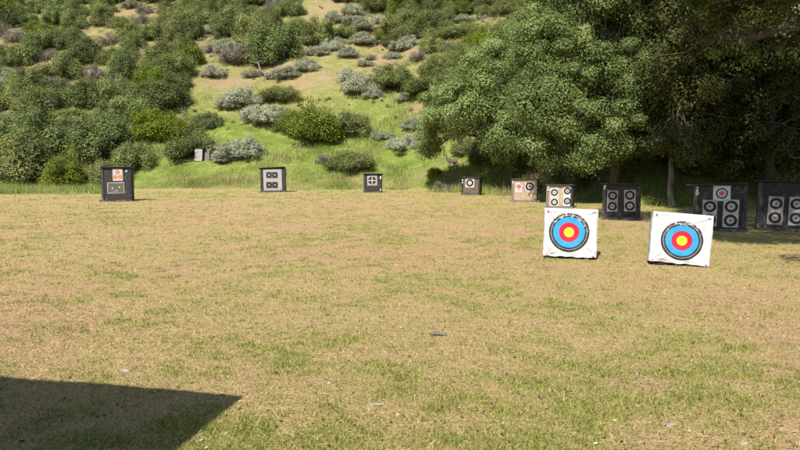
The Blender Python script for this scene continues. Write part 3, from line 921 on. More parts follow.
def oak(name, base, tops, ells, label, seed, leafm, barkm, trunk_r, group, clump=(.42, .8), per=330, L=.13, W=.075, spacing=.62, droop=.35, twigs=.5, lean_pts=None, zmin=None, holes=.40):
    rng = np.random.default_rng(seed)
    root = empty(name, base)
    tag(root, label, 'tree', group)
    base = np.array(base, float)
    C, owner = [], []
    for ei, (c, r) in enumerate(ells):
        area = 4 * math.pi * (np.prod(r) ** (2 / 3))
        m = int(area / spacing ** 2)
        d = rdirs(m, rng)
        P = c + d * r * (.45 + .55 * rng.random(m) ** .5)[:, None]
        ok = np.ones(m, bool)
        for ej, (c2, r2) in enumerate(ells):
            if ej != ei:
                ok &= np.linalg.norm((P - c2) / r2, axis=1) > .62
        if zmin is not None:
            ok &= P[:, 2] > zmin
        C.append(P[ok]); owner += [ei] * int(ok.sum())
    C = np.concatenate(C); owner = np.array(owner)
    hol = .5 * vnoise(C[:, 0] * .85 + 40, C[:, 2] * .95 + C[:, 1] * .3, seed) + .5 * vnoise(C[:, 0] * 1.7, C[:, 2] * 1.9 + C[:, 1] * .7, seed + 3)
    kp = hol > holes
    C, owner = C[kp], owner[kp]
    tone = np.clip((vnoise(C[:, 0] * .7, C[:, 2] * .7 + C[:, 1] * .4, seed + 9) - .2) / .6, 0, 1)
    R = clump[0] + (clump[1] - clump[0]) * rng.random(len(C))
    V, Fc, tint = leaves(C, R, per, L, W, rng, .5, .55, .7, droop, tone=tone)
    me = mesh_np('crown', [(V - base, Fc, 0)], [leafm], attr={'tint': tint})
    link('crown', me, root)
    # trunk and limbs
    tops = [np.array(q, float) for q in tops]
    tp = [base + np.array([0, 0, -.3])] + tops
    pts, rr = [], []
    for i in range(len(tp) - 1):
        seg = wig(tp[i], tp[i + 1], 5, .018, rng)
        pts += list(seg if i == 0 else seg[1:])
    pts = np.array(pts)
    rr = trunk_r * np.linspace(1.0, .55, len(pts)); rr[0] *= 1.5; rr[1] *= 1.12
    tv, tf = tubes([(pts - base, rr)], 12)
    link('trunk', mesh_np('trunk', [(tv, tf, 0)], [barkm], smooth=True), root)
    paths, thin = [], []
    for ei, (c, r) in enumerate(ells):
        j = int(rng.integers(len(pts) // 2, len(pts)))
        path = wig(pts[j], c - np.array([0, 0, r[2] * .2]), 8, .16, rng, .3)
        paths.append((path - base, trunk_r * np.linspace(.5, .16, 8)))
        idx = np.where(owner == ei)[0]
        rng.shuffle(idx)
        for k in idx[:int(len(idx) * twigs)]:
            st = path[int(rng.integers(2, 8))]
            e = C[k] + (C[k] - c) * .2
            thin.append((wig(st, e, 5, .10, rng, -.05) - base, np.linspace(.035, .008, 5) * (.6 + .6 * rng.random())))
    tv, tf = tubes(paths, 6); t2, f2 = tubes(thin, 4)
    link('limbs', mesh_np('limbs', [(tv, tf, 0), (t2, f2, 1)], [barkm, M['twig']], smooth=True), root)
    return root, len(V) // 4

def gz(x, y): return float(height(x, y))
GT = 'oaks on the right of the field'
# A: back left oak
bA_ = at_y(512, 190, 36); bx_, by_ = bA_[0], 36
oak('oak_tree', (bx_, by_, gz(bx_, by_)), [at_y(514, 150, 36), at_y(520, 110, 36.4)],
    [ell(476, 112, 35.5, 33), ell(431, 137, 36.5, 11), ell(432, 146, 38.6, 13), ell(440, 130, 37.6, 15), ell(500, 92, 36, 48), ell(496, 124, 34.6, 30), ell(536, 62, 37, 50), ell(515, 122, 36, 36), ell(575, 40, 38, 50), ell(540, 120, 37, 36), ell(444, 106, 36, 22)],
    'leafy oak nearest the deer, its lit crown sloping down to the left', 101, M['leaf_oak'], M['bark'], .22, GT, clump=(.40, 1.0), L=.108, W=.07, spacing=.92, per=680)
# B: front oak
bx_, by_ = at_y(612, 205, 27.5)[0], 27.5
oak('oak_tree', (bx_, by_, gz(bx_, by_)), [at_y(616, 165, 27.5), at_y(606, 120, 27.2)],
    [ell(560, 62, 27, 50), ell(545, 104, 26.6, 34), ell(612, 44, 27, 58), ell(604, 104, 26.4, 46), ell(552, 138, 26.4, 24), ell(588, 142, 26.2, 24), ell(644, 92, 26.5, 34), ell(640, 30, 27, 46), ell(575, 5, 28, 55), ell(630, -40, 28, 60), ell(560, -50, 29, 50), ell(625, 135, 27, 22)],
    'big sunlit pale green oak whose crown hangs low over the straw faced butts', 102, M['leaf_oak'], M['bark'], .27, GT, clump=(.32, .85), L=.09, W=.058, spacing=.74, per=720)
# C: slender trunk at the bank
bx_, by_ = at_y(670.5, 206, 23.9)[0], 23.9
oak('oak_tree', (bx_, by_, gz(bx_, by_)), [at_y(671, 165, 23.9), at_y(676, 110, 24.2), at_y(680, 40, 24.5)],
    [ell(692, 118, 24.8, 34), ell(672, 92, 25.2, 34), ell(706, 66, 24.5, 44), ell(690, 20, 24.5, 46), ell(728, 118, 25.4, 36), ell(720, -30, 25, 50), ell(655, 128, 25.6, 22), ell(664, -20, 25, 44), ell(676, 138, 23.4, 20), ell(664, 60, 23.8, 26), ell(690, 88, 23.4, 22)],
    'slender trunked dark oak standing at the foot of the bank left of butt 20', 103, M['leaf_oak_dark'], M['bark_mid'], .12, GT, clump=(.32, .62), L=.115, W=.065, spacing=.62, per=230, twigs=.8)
# D: right dark oak
bx_, by_ = at_y(772, 205, 25)[0], 25
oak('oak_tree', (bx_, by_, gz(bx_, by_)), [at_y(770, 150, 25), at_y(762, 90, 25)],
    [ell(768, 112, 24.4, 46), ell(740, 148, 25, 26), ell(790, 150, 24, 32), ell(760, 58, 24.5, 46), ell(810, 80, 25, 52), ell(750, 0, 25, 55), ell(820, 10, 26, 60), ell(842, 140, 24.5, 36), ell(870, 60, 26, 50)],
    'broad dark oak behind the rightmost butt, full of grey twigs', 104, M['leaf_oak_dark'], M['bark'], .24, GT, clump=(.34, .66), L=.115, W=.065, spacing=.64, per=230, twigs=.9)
# E: overhanging oak, trunk beyond the right edge of the view
bx_, by_ = 13.2, 9.6
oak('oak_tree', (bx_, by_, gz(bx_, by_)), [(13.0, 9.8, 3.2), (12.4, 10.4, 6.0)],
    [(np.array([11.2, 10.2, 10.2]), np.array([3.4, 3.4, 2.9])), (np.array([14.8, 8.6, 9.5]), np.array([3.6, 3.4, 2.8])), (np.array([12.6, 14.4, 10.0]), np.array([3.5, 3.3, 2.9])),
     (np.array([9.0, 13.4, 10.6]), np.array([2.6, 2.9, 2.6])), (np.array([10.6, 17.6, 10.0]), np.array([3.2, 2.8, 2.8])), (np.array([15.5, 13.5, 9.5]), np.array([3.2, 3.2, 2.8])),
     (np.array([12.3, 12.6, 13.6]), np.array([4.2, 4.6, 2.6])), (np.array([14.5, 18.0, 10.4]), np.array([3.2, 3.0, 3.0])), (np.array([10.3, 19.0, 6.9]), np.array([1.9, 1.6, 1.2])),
     (np.array([5.9, 8.4, 8.7]), np.array([1.9, 1.9, 1.3])), (np.array([8.4, 8.2, 8.7]), np.array([2.3, 1.9, 1.5])), (np.array([7.6, 11.0, 9.4]), np.array([2.4, 2.2, 1.5])), (np.array([4.7, 13.4, 9.8]), np.array([1.5, 2.6, .9])), (np.array([7.4, 7.3, 8.9]), np.array([3.0, 1.3, 1.2])), (np.array([8.6, 9.4, 8.6]), np.array([2.6, 1.6, 1.3])), (np.array([5.3, 6.0, 6.1]), np.array([.55, .3, .35]))],  # unseen lobes and a stray leaf cluster, added to shade the right-hand ground
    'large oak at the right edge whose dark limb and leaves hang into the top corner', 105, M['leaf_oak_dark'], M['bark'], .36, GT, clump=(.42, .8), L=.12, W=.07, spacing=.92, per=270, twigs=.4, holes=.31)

eo = [o for o in COL.objects if o.name.startswith('oak_tree')][-1]
ebase = np.array(eo.location)
rng = np.random.default_rng(77)
l0, l1, l2 = np.array([12.6, 11.5, 6.2]), at_y(758, 36, 17.5), at_y(700, 42, 18.5)
pth = np.concatenate([wig(l0, l1, 6, .10, rng, .2), wig(l1, l2, 6, .06, rng, .1)[1:]])
ps = [(pth - ebase, np.linspace(.20, .055, len(pth)))]
ends = []
for k in range(46):
    st_ = pth[int(rng.integers(4, len(pth)))]
    e_ = st_ + rng.normal(size=3) * np.array([.8, .7, .5]) + np.array([0, 0, .15])
    ends.append(e_); ps.append((wig(st_, e_, 5, .07, rng) - ebase, np.linspace(.028, .006, 5)))
tv, tf = tubes(ps, 7)
link('hanging_limb', mesh_np('hanging_limb', [(tv, tf, 0)], [M['bark']], smooth=True), eo)
ends = np.array(ends)[::2]
V, Fc, tint = leaves(ends, .22 + .3 * rng.random(len(ends)), 80, .085, .05, rng, .3, .6, .7, .2)
link('hanging_leaves', mesh_np('hanging_leaves', [(V - ebase, Fc, 0)], [M['leaf_oak']], attr={'tint': tint}), eo)

# ------------------------------------------------------------------ shrubs
SHRUBS = []        # (object, kind, px, py) of the mass shrubs, labelled below
def shrub(kind, px, pyb, wpx, hk=1.0, label=None, group=None, var=None, cat='shrub', name=None, depth=None, rz=None):
    p = hit(px, pyb) if depth is None else None
    if depth is not None:
        q = at_y(px, pyb, depth); p = np.array([q[0], q[1], gz(q[0], q[1])])
    if p is None: return None
    dep = proj(p)[2]
    me = PROTO[kind][(random.randrange(len(PROTO[kind])) if var is None else var) % len(PROTO[kind])]
    nm = name or {'dark': 'shrub', 'olive': 'shrub', 'bright': 'shrub', 'yellow': 'shrub', 'sage': 'sagebrush', 'dry': 'dry_shrub'}[kind]
    o = link(nm, me, loc=(p[0], p[1], p[2] - .05), rot=(random.uniform(-.06, .06), random.uniform(-.06, .06), random.random() * 6.28 if rz is None else rz))
    s = wpx * dep / F / 2.05 * (1.2 if kind == 'sage' else 1.06)
    sx = s * random.uniform(.92, 1.1)
    o.scale = (sx, s * random.uniform(.9, 1.1), s * hk * random.uniform(.92, 1.08))
    tag(o, label, cat, group)
    return o

NAMED = []
def named(kind, px, py, w_, hk, label, **kw):
    kw.setdefault('rz', px * .37)
    o = shrub(kind, px, py, w_, hk, label, **kw)
    if o is not None: NAMED.append((px, py - w_ * .3, w_))
    return o
# --- hand placed, read off the photograph
named('bright', 312, 137, 66, 1.0, 'big rounded yellow green bush in the middle of the grassy slope', var=0)
named('bright', 296, 133, 42, 1.0, 'bright green bush growing into the left side of the big rounded one', var=1)
named('olive', 350, 134, 50, .95, 'thin olive bush leaning on the right side of the big rounded bush')
named('olive', 350, 168, 54, .75, 'sparse olive bush low on the bank above the butt with the cross')
named('dry', 330, 163, 30, .8, 'small grey brown bush left of the sparse olive bush on the bank')
named('sage', 240, 156, 46, .95, 'large pale sagebrush right of the small box target on the slope', var=0)
named('sage', 225, 160, 26, .8, 'lower lobe of pale sagebrush beside the small box target', var=1)
named('sage', 261, 121, 40, .85, 'wide pale sagebrush above the large sagebrush on the slope', var=1)
named('sage', 242, 103, 42, .8, 'pale sagebrush below the small bare clearing left of centre')
named('sage', 228, 108, 26, .9, 'small pale sagebrush between the clearing and the yellow topped bush')
named('yellow', 162, 139, 58, 1.0, 'yellow green bush crown rising from the left thicket')
named('dark', 192, 153, 54, .95, 'dense dark bush behind the small box target', var=0)
named('olive', 205, 128, 40, .9, 'olive bush behind the dark bush at the small box target')
named('bright', 68, 184, 48, 1.15, 'bright green bush just left of the leftmost black butt', var=0)
named('olive', 112, 183, 46, 1.2, 'olive green bush directly behind the leftmost black butt', var=0)
named('dark', 20, 178, 72, 1.1, 'dark bush at the left edge above the tall grass strip', var=3)
named('dark', 100, 158, 62, 1.2, 'tall dark bush above the leftmost black butt', var=1)
named('dark', 132, 168, 40, 1.2, 'dark bush casting shade on the grass right of the leftmost butt', var=2)
named('dark', 45, 150, 66, 1.1, 'broad dark bush behind the bright bush left of the leftmost butt', var=0)
named('dark', 12, 140, 52, 1.0, 'dark bush on the left edge of the thicket, halfway up', var=2)
named('dry', 10, 128, 40, .9, 'brown twiggy bush at the left edge of the thicket')
named('dark', 395, 86, 52, .8, 'dense dark green bush right of the grassy clearing', var=2)
named('dark', 428, 92, 46, .9, 'dark bush right beside the dense one at the grassy clearing', var=0)
named('olive', 436, 74, 40, 1.1, 'tall olive bush above the dark bushes right of the clearing')
named('yellow', 482, 53, 46, 1.0, 'bright yellow bush on the slope above the sunlit oak crown')
named('dark', 462, 60, 34, 1.0, 'mid green bush touching the left of the bright yellow bush')
named('sage', 348, 57, 26, .9, 'round sagebrush alone at the bottom of the clearing on the track')
named('sage', 332, 50, 26, .9, 'sagebrush left of the round one below the dark hedge row')
named('sage', 338, 45, 20, .9, 'small sagebrush right under the dark hedge row')
named('sage', 317, 55, 24, .9, 'sagebrush at the left end of the row under the hedge')
named('sage', 308, 70, 28, .8, 'grey sagebrush on the left rim of the grassy clearing')
named('sage', 282, 78, 34, .8, 'wide grey sagebrush left of the grassy clearing')
named('sage', 336, 22, 26, .85, 'left sagebrush of the grey cluster near the top of the track')
named('sage', 352, 24, 26, .85, 'middle sagebrush of the grey cluster near the top of the track')
named('sage', 364, 30, 28, .85, 'right sagebrush of the grey cluster near the top of the track')
named('sage', 364, 44, 30, .9, 'sagebrush at the right of the cluster above the clearing')
named('bright', 380, 42, 16, 1.3, 'narrow bright bush right of the grey sagebrush cluster', var=1)
named('dark', 318, 43, 42, .9, 'dark green hedge bush left above the sagebrush row', var=3)
named('dark', 343, 37, 30, .8, 'dark green hedge bush right above the sagebrush row', var=0)
named('olive', 300, 34, 34, 1, 'mid green bush left of the hedge above the sagebrush row')
named('sage', 360, 92, 40, .85, 'pale sagebrush below left of the dense dark bush')
named('sage', 352, 82, 28, .9, 'upper pale sagebrush on the left of the dense dark bush')
named('sage', 372, 97, 22, .8, 'small grey sagebrush below the dense dark bush')
named('sage', 403, 100, 18, .9, 'small round sagebrush on the grass under the dark bushes')
named('sage', 432, 104, 20, 1.0, 'small sagebrush beside the oak crown on the slope')
named('sage', 412, 128, 26, 1.0, 'taller grey sagebrush left of the sloping oak crown', var=0)
named('sage', 407, 147, 36, .75, 'low wide sagebrush left of the sloping oak crown', var=1)
named('sage', 382, 139, 22, .85, 'little sagebrush between the olive bush and the low wide sagebrush')
named('sage', 305, 64, 18, .9, 'little sagebrush on the upper left rim of the clearing')
named('sage', 365, 66, 16, .9, 'little sagebrush above the dense dark bush')
named('dry', 370, 60, 16, .9, 'dry tuft of brush at the top right of the clearing')
named('dark', 270, 62, 56, 1.2, 'tall dark green bush left of the clearing on the track', var=1)
named('bright', 285, 48, 34, 1.0, 'lighter green bush right behind the tall dark one by the track', var=0)
named('dark', 258, 45, 44, 1.3, 'very tall dark bush at the top left of the clearing', var=3)
named('olive', 278, 100, 46, .8, 'olive bush above left of the big rounded bush')
named('sage', 272, 116, 30, .8, 'pale sagebrush left of the big rounded bush')
named('dry', 235, 62, 44, .9, 'large grey dry bush left of the fallen branch')
named('sage', 222, 52, 28, .9, 'pale bush above the grey dry bush by the fallen branch')
named('sage', 215, 76, 26, .9, 'pale grey bush under the grey dry bush by the fallen branch')
named('dry', 252, 77, 26, .8, 'low dry brush at the foot of the fallen branch')
named('sage', 174, 52, 22, 1.1, 'pale bush in a gap of the thicket left of centre')
named('sage', 183, 32, 16, .9, 'small pale bush high in the left thicket')
named('sage', 210, 33, 18, .9, 'small whitish bush high in the thicket left of centre')
named('dry', 18, 42, 36, .9, 'bare grey bush near the left top of the thicket')
named('dry', 52, 60, 30, .9, 'grey brown bush below the bare one near the left top')
named('dry', 112, 44, 30, .9, 'dry grey bush beside the small clearing high on the left')
named('sage', 80, 39, 14, .8, 'tiny pale bush at the left end of the small high clearing')
named('sage', 132, 7, 22, .7, 'pale low brush on the top edge left of centre')
named('sage', 465, 22, 24, .6, 'whitish dry brush above the bright yellow bush')
named('sage', 484, 18, 16, .8, 'small whitish brush at the top above the bright yellow bush')
named('dry', 450, 52, 22, 1.0, 'grey twiggy bush left of the bright yellow bush')
named('dry', 418, 60, 24, .9, 'dry grey bush above the dark bushes right of the clearing')
named('sage', 392, 58, 18, .9, 'pale brush at the right rim of the clearing')
named('dry', 448, 189, 30, .75, 'dark heap of dead brush in shade left of the ragged butt', name='brush_pile', cat='brush pile')
named('dark', 464, 152, 36, .9, 'dark shrub directly behind the deer', var=0)
named('dark', 485, 163, 40, .8, 'dark shrub in the oak shade right of the deer', var=1)
named('yellow', 437, 176, 20, .9, 'low yellow green bush on the bank, left of and below the deer')

named('olive', 470, 34, 34, .9, 'olive bush under the whitish dry brush, left of the bright yellow bush')
named('olive', 505, 32, 34, .9, 'olive bush right above the bright yellow bush')
named('dark', 448, 38, 36, .8, 'green bush left of and above the bright yellow bush')
named('olive', 512, 52, 36, .9, 'olive bush between the bright yellow bush and the oak crown')
named('dark', 415, 34, 40, .9, 'mid green bush right of the sagebrush cluster and its narrow bright bush')
# --- thicket behind the oaks (shade)
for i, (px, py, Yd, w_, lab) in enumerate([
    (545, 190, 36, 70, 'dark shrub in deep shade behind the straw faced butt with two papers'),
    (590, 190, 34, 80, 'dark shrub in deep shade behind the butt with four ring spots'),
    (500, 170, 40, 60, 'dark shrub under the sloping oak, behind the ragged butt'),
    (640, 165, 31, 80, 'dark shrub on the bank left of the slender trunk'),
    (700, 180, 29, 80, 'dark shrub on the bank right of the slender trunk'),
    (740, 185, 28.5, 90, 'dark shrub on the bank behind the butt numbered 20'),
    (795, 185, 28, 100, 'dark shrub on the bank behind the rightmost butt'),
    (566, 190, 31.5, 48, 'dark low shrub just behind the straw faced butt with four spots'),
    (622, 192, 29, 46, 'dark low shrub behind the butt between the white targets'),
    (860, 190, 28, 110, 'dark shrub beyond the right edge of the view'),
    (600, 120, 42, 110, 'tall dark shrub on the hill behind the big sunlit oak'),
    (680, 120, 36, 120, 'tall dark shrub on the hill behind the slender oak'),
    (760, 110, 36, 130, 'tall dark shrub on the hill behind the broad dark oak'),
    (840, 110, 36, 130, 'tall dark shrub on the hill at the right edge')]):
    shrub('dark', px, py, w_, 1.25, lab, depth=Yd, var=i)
for px, py, Yd, w_, lab in [(528, 186, 33.2, 34, 'low sunlit green bush between the ragged butt and the straw faced one'),
                            (488, 166, 40, 26, 'leafy green bush in the shade behind the deer')]:
    shrub('bright', px, py, w_, .8, lab, depth=Yd)

# --- the mass of the thicket, filled over the two dense parts of the slope
P1 = [(-70, -34), (300, -34), (300, 22), (262, 55), (236, 50), (205, 66), (196, 92), (186, 130), (146, 146), (138, 172), (-70, 176)]
P2 = [(332, -34), (580, -34), (580, 110), (448, 108), (432, 66), (398, 70), (392, 40), (384, 30), (342, 10)]
P0 = [(296, -34), (335, -34), (330, -4), (300, -4)]
def inside(pts, x, y):
    c = False
    for i in range(len(pts)):
        (x1, y1), (x2, y2) = pts[i], pts[i - 1]
        if (y1 > y) != (y2 > y) and x < (x2 - x1) * (y - y1) / (y2 - y1) + x1: c = not c
    return c
GAPS = [(95, 44, 20, 8), (125, 12, 17, 8), (60, 20, 8, 4), (150, 78, 9, 4), (18, 42, 14, 8)]
yrow = 178.0
row = 0
while yrow > -22:
    stp = 17.8 + 17 * max(0, (yrow + 20)) / 180
    x = -34 + (row % 2) * stp * .5
    while x < 545:
        px, py = x + random.uniform(-.3, .3) * stp, yrow + random.uniform(-.25, .25) * stp * .5
        x += stp
        ok = inside(P1, px, py) or inside(P2, px, py) or inside(P0, px, py)
        if not ok: continue
        if any(((px - gx_) / rx) ** 2 + ((py - gy_) / ry) ** 2 < 1 for gx_, gy_, rx, ry in GAPS): continue
        if any(abs(px - nx_) < w_ * .36 and -w_ * .28 < (py - stp * .35) - ny_ < w_ * .42 for nx_, ny_, w_ in NAMED): continue
        if inside(P2, px, py):
            kind = random.choices(['dark', 'olive', 'bright', 'sage', 'dry'], [.42, .38, .06, .06, .08])[0]
        else:
            kind = random.choices(['dark', 'olive', 'bright', 'sage', 'dry'], [.66, .17, .08, .04, .05])[0]
        k_ = stp * random.uniform(1.1, 1.85) * (.75 if kind in ('sage', 'dry') else 1)
        o = shrub(kind, px, py, k_, random.uniform(.85, 1.25))
        if o is not None:
            SHRUBS.append((o, kind, px, py - k_ * .3))
    yrow -= stp * .52
    row += 1

# low brush, seedlings and weeds between the shrubs
rng = np.random.default_rng(33)
CC, RR_ = [], []
tries = 0
while len(CC) < 2700 and tries < 9000:
    tries += 1
    px, py = rng.uniform(-20, 545), rng.uniform(-18, 178)
    dense = inside(P1, px, py) or inside(P2, px, py)
    if not dense and rng.random() > .25: continue
    if not dense and py > 128: continue
    p = hit(px, py, 20)
    if p is None: continue
    for q in range(int(rng.integers(2, 5)) if dense else 1):
        r_ = rng.uniform(.22, .75) if dense else rng.uniform(.08, .26)
        xx, yy = p[0] + rng.normal() * .7, p[1] + rng.normal() * .7
        CC.append((xx, yy, float(height(xx, yy)) + r_ * .35)); RR_.append(r_)
CC = np.array(CC); RR_ = np.array(RR_)
half = (rng.random(len(CC)) < .55) | (RR_ < .22)
parts_, tn = [], []
for msk, mi_ in ((half, 0), (~half, 1)):
    V, Fc, tint = leaves(CC[msk], RR_[msk], 75, .13, .06, rng, .4, .6, .9)
    parts_.append((V, Fc, mi_)); tn.append(tint)
tag(link('low_brush', mesh_np('low_brush', parts_, [M['leaf_olive'], M['leaf_dry']], attr={'tint': np.concatenate(tn)})), 'low brush and weeds filling the ground between the hillside shrubs', 'brush', kind='stuff')

LAND = [(118, 184, 'the leftmost black butt'), (165, 112, 'the yellow crowned bush'), (198, 155, 'the small box target'), (52, 70, 'the pale yucca plumes'),
        (95, 44, 'the small high clearing'), (255, 66, 'the fallen grey branch'), (482, 38, 'the bright yellow bush'), (372, 35, 'the grey sagebrush cluster'),
        (318, 8, 'the top of the track'), (398, 76, 'the dense dark bush by the clearing'), (18, 36, 'the bare grey bush'), (130, 6, 'the pale brush on the top edge'),
        (5, 122, 'the brown twiggy bush'), (465, 18, 'the whitish dry brush'), (208, 28, 'the small whitish bush'), (174, 45, 'the pale bush in the thicket'),
        (530, 25, 'the sunlit oak top')]
for k in range(150):
    px, py = random.uniform(392, 545), random.uniform(-15, 100)
    if not inside(P2, px, py): continue
    if any(abs(px - nx_) < w_ * .30 and abs(py - w_ * .1 - ny_) < w_ * .3 for nx_, ny_, w_ in NAMED): continue
    if any(math.hypot(px - q[2], (py - 10 - q[3]) * 1.5) < 13 for q in SHRUBS): continue
    kind = random.choices(['dark', 'olive', 'bright', 'dry'], [.40, .46, .08, .06])[0]
    k_ = random.uniform(24, 36)
    o = shrub(kind, px, py, k_, random.uniform(.85, 1.15))
    if o is not None: SHRUBS.append((o, kind, px, py - k_ * .3))
KW = {'dark': 'dark green shrub', 'olive': 'olive green shrub', 'bright': 'bright green shrub', 'sage': 'pale sagebrush', 'dry': 'dry grey shrub', 'yellow': 'yellow green shrub'}
DIRS = ['right of', 'above right of', 'above', 'above left of', 'left of', 'below left of', 'below', 'below right of']
buckets = {}
for o, kind, px, py in SHRUBS:
    dl = sorted((math.hypot(px - lx, py - ly), i) for i, (lx, ly, _) in enumerate(LAND))
    dist, i = dl[0]
    lx, ly, nm = LAND[i]
    di = int(round(math.atan2(ly - py, px - lx) / (math.pi / 4))) % 8
    buckets.setdefault((kind, i, di), []).append((dist, o))
ORD = ['nearest', 'second nearest', 'third nearest', 'fourth nearest', 'fifth nearest', 'sixth nearest', 'seventh nearest', 'eighth nearest', 'ninth nearest', 'tenth nearest']
for (kind, i, di), lst in buckets.items():
    lst.sort(key=lambda q: q[0])
    for r, (dist, o) in enumerate(lst):
        lab = '%s %s %s' % (KW[kind], DIRS[di], LAND[i][2])
        if len(lst) > 1:
            lab = '%s %s %s, %s' % (KW[kind], DIRS[di], LAND[i][2], ORD[min(r, 9)])
        tag(o, lab, 'shrub', 'shrubs of the hillside thicket')

# yucca plumes and the fallen branch
g = hit(52, 76); sc = proj(g)[2] / F
root = empty('yucca', tuple(g)); tag(root, 'pale yucca with upright plumes standing in the left thicket', 'plant')
rng = np.random.default_rng(9)
ps = []
for k in range(36):
    a = rng.random() * 6.28; e = rng.uniform(.3, 1.2)
    L_ = 6 * sc * rng.uniform(.7, 1.1)
    d = np.array([math.cos(a) * math.cos(e), math.sin(a) * math.cos(e), math.sin(e)])
    ps.append((wig([0, 0, .4], d * L_ + np.array([0, 0, .4]), 4, .02, rng), np.array([.05, .05, .035, .006])))
tv, tf = tubes(ps, 4)
b = N('yucca_leaf'); M['yucca'] = b.done(b.bsdf((.26, .31, .20), .6))
b = N('yucca_bloom'); M['bloom'] = b.done(b.bsdf((.55, .55, .40), .7))
link('leaf_rosette', mesh_np('leaf_rosette', [(tv, tf, 0)], [M['yucca']]), root)
for dx, hh_ in ((-2.2, 11), (0.6, 13.5), (2.6, 10)):
    C_ = np.array([[dx * sc * (.4 + .6 * k / 9), .1, .4 + hh_ * sc * (.45 + .55 * k / 9)] for k in range(10)])
    V, Fc, tint = leaves(C_, np.linspace(.22, .07, 10), 60, .09, .06, rng)
    st = tubes([(np.array([[0, 0, .2], C_[0], C_[-1]]), np.array([.04, .03, .015]))], 5)
    link('flower_stalk', mesh_np('flower_stalk', [(V, Fc, 0), (st[0], st[1], 0)], [M['bloom']]), root)
pa, pb = hit(268, 80), hit(246, 58)
pm = pa * .5 + pb * .5
rng = np.random.default_rng(4)
pb2 = np.array([pb[0], pb[1], pb[2] + .5])
main = wig(pa - pm + np.array([0, 0, .15]), pb2 - pm, 8, .12, rng, .25)
ps = [(main, np.linspace(.10, .035, 8))]
for k in range(14):
    s_ = main[int(rng.integers(3, 8))]
    ps.append((wig(s_, s_ + rng.normal(size=3) * np.array([1.1, .8, .6]) + np.array([-.6, 0, .4]), 5, .06, rng), np.linspace(.05, .012, 5)))
tv, tf = tubes(ps, 6)
tag(link('fallen_branch', mesh_np('fallen_branch', [(tv, tf, 0)], [M['twig']], smooth=True), loc=tuple(pm)), 'fallen bare grey branch lying on the slope left of the clearing', 'branch')

# ------------------------------------------------------------------ deer
def skin_mesh(name, joints, edges, mats, sub=2):
    me = bpy.data.meshes.new(name)
    me.from_pydata([j[0] for j in joints], edges, [])
    o = bpy.data.objects.new(name, me); COL.objects.link(o)
    m = o.modifiers.new('skin', 'SKIN')
    for i, j in enumerate(joints):
        r = j[1]
        me.skin_vertices[0].data[i].radius = r if isinstance(r, tuple) else (r, r)
    me.skin_vertices[0].data[0].use_root = True
    m.use_smooth_shade = True
    s = o.modifiers.new('sub', 'SUBSURF'); s.levels = sub; s.render_levels = sub
    dg = bpy.context.evaluated_depsgraph_get()
    m2 = bpy.data.meshes.new_from_object(o.evaluated_get(dg))
    bpy.data.objects.remove(o)
    m2.name = name
    for q in mats: m2.materials.append(q)
    return m2
b = N('deer_coat')
oc = b.coord()
z_ = b.n('ShaderNodeSeparateXYZ', {'Vector': oc}).outputs['Z']
n1 = b.noise(14, 4, oc)
c = b.ramp(b.math('ADD', z_, b.math('MULTIPLY', b.math('SUBTRACT', n1, .5), .12)), [(.0, (.10, .07, .05)), (.46, (.26, .20, .145)), (.60, (.17, .11, .07)), (1.0, (.15, .10, .068))])
M['deer'] = b.done(b.bsdf(c, .85, b.bump(b.noise(80, 3, oc), .4, .01), .15))
b = N('deer_dark'); M['deer_dark'] = b.done(b.bsdf((.02, .015, .012), .4))
b = N('deer_pale'); M['deer_pale'] = b.done(b.bsdf((.62, .56, .48), .85))
# deer faces -x (left); 0.9 m at the shoulder
J = [((.10, 0, .74), (.15, .17)),      # 0 belly middle (root)
     ((-.16, 0, .76), (.16, .19)),     # 1 chest
     ((.38, 0, .80), (.145, .165)),    # 2 rump
     ((.50, 0, .80), (.10, .12)),      # 3 tail root
     ((-.32, 0, .86), (.105, .13)),    # 4 shoulder to neck
     ((-.40, -.01, 1.02), (.072, .085)),  # 5 neck
     ((-.45, -.02, 1.16), (.062, .066)),  # 6 head back
     ((-.52, -.07, 1.16), (.058, .056)),  # 7 brow
     ((-.60, -.13, 1.10), (.034, .034)),  # 8 muzzle
     ((-.64, -.16, 1.075), (.026, .024))]  # 9 nose
E = [(0, 1), (0, 2), (2, 3), (1, 4), (4, 5), (5, 6), (6, 7), (7, 8), (8, 9)]
def limb(root_, pts):
    last = root_
    for p_, r_ in pts:
        J.append((p_, r_)); E.append((last, len(J) - 1)); last = len(J) - 1
for s, dx in ((-1, 0), (1, .05)):
    limb(1, [((-.19 + dx, s * .10, .58), .072), ((-.20 + dx, s * .105, .36), .036), ((-.19 + dx, s * .105, .10), .022), ((-.205 + dx, s * .105, .0), .026)])
for s, dx in ((-1, 0), (1, -.08)):
    limb(2, [((.36 + dx, s * .11, .60), .095), ((.32 + dx, s * .115, .46), .055), ((.45 + dx, s * .115, .33), .034), ((.42 + dx, s * .115, .10), .022), ((.405 + dx, s * .115, .0), .026)])
pd = hit(451.5, 170.5)
droot = empty('deer', (pd[0], pd[1], pd[2] - .02), (0, 0, rad(8)))
droot.scale = (.88, .88, .88)
tag(droot, 'brown deer standing under the oak, its head raised and turned to the viewer', 'deer')
link('body', skin_mesh('body', J, E, [M['deer']]), droot)
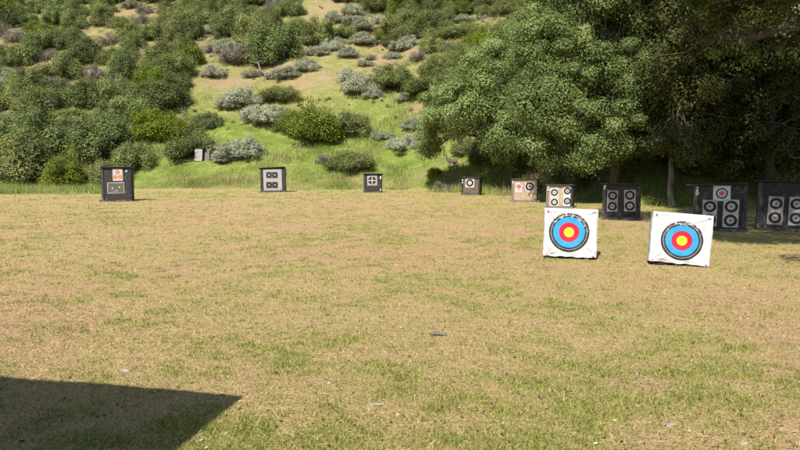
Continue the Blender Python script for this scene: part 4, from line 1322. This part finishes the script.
for s in (-1, 1):
    # big ears of a mule deer
    def ear(bm):
        a0 = Vector((-.455 , -.02 + s * .05, 1.20))
        tip = Vector((-.43, -.03 + s * .19, 1.31))
        dirv = (tip - a0)
        side = Vector((.0, .5 * s, -1)).cross(Vector((-1, 0, 0))).normalized()
        side = dirv.cross(Vector((-1, -.3, 0))).normalized()
        k = 8
        L1 = [bm.verts.new(a0 + dirv * (i / k) + side * .05 * math.sin(math.pi * (i / k) ** .8)) for i in range(k + 1)]
        L2 = [bm.verts.new(a0 + dirv * (i / k) + Vector((.02, .01, 0)) * math.sin(math.pi * i / k)) for i in range(k + 1)]
        L3 = [bm.verts.new(a0 + dirv * (i / k) - side * .05 * math.sin(math.pi * (i / k) ** .8)) for i in range(k + 1)]
        for q in (zip(L1, L2), zip(L2, L3)):
            q = list(q)
            for i in range(k):
                vs = []
                for v in (q[i][0], q[i + 1][0], q[i + 1][1], q[i][1]):
                    if v not in vs: vs.append(v)
                bm.faces.new(vs)
        bmesh.ops.remove_doubles(bm, verts=bm.verts[:], dist=.0005)
        bmesh.ops.solidify(bm, geom=bm.faces[:], thickness=.01)
    mk('ear', ear, M['deer'], droot)
    def eye(bm):
        bmesh.ops.create_uvsphere(bm, u_segments=10, v_segments=8, radius=.014, matrix=Matrix.Translation((-.535 + (.015 if s > 0 else -.0), -.075 + s * .045 - .012, 1.172)))
    mk('eye', eye, M['deer_dark'], droot)
mk('nose', lambda bm: bmesh.ops.create_uvsphere(bm, u_segments=10, v_segments=8, radius=.022, matrix=Matrix.Translation((-.655, -.172, 1.078))), M['deer_dark'], droot)
mk('throat_patch', lambda bm: bmesh.ops.create_uvsphere(bm, u_segments=12, v_segments=10, radius=1, matrix=Matrix.Translation((-.475, -.045, 1.075)) @ Matrix.Diagonal((.05, .05, .075, 1))), M['deer_pale'], droot)
def tail(bm):
    bmesh.ops.create_uvsphere(bm, u_segments=10, v_segments=8, radius=1, matrix=Matrix.Translation((.575, 0, .72)) @ Matrix.Rotation(rad(20), 4, 'Y') @ Matrix.Diagonal((.025, .03, .10, 1)))
mk('tail', tail, M['deer_pale'], droot)

# ------------------------------------------------------------------ shelter behind the viewer (its roof throws the shadow at lower left)
def shadow_to(px, py, z):
    p = hit(px, py)
    k = z / -ldir.z
    return np.array([p[0] - ldir.x * k, p[1] - ldir.y * k, z])
ZR = 2.7
c0 = shadow_to(240, 399, ZR); cL = shadow_to(0, 379, ZR); cB = shadow_to(186, 449, ZR)
u = (cL - c0) / np.linalg.norm(cL - c0)
v = np.array([u[1], -u[0], 0])
if np.dot(v, cB - c0) < 0: v = -v
WL, DL = 6.0, 3.6
M['roof_sheet'] = wood_mat('grey_roof_sheet', (.16, .16, .17), (.28, .28, .29), .6)
sroot = empty('shelter', (float(c0[0] + u[0] * WL / 2 + v[0] * DL / 2), float(c0[1] + u[1] * WL / 2 + v[1] * DL / 2), 0), (0, 0, math.atan2(u[1], u[0])))
tag(sroot, 'open timber shelter outside the view that casts the dark corner shadow', 'shelter')
sgn = 1 if np.dot(v, [-u[1], u[0], 0]) > 0 else -1
mk('roof', lambda bm: [bx(bm, -WL / 2, WL / 2, -DL / 2, DL / 2, ZR, ZR + .06, .01), bx(bm, -WL / 2 + .1, WL / 2 - .1, -.06, .06, ZR - .16, ZR - .003, .01)], M['roof_sheet'], sroot)
for sx in (-1, 1):
    for sy in (-1, 1):
        mk('post', lambda bm: bx(bm, sx * (WL / 2 - .3) - .06, sx * (WL / 2 - .3) + .06, sy * (DL / 2 - .3) - .06, sy * (DL / 2 - .3) + .06, -.1, ZR - .003, .01), M['grey_wood'], sroot)
print('shrubs', len(SHRUBS), 'named', len(NAMED))
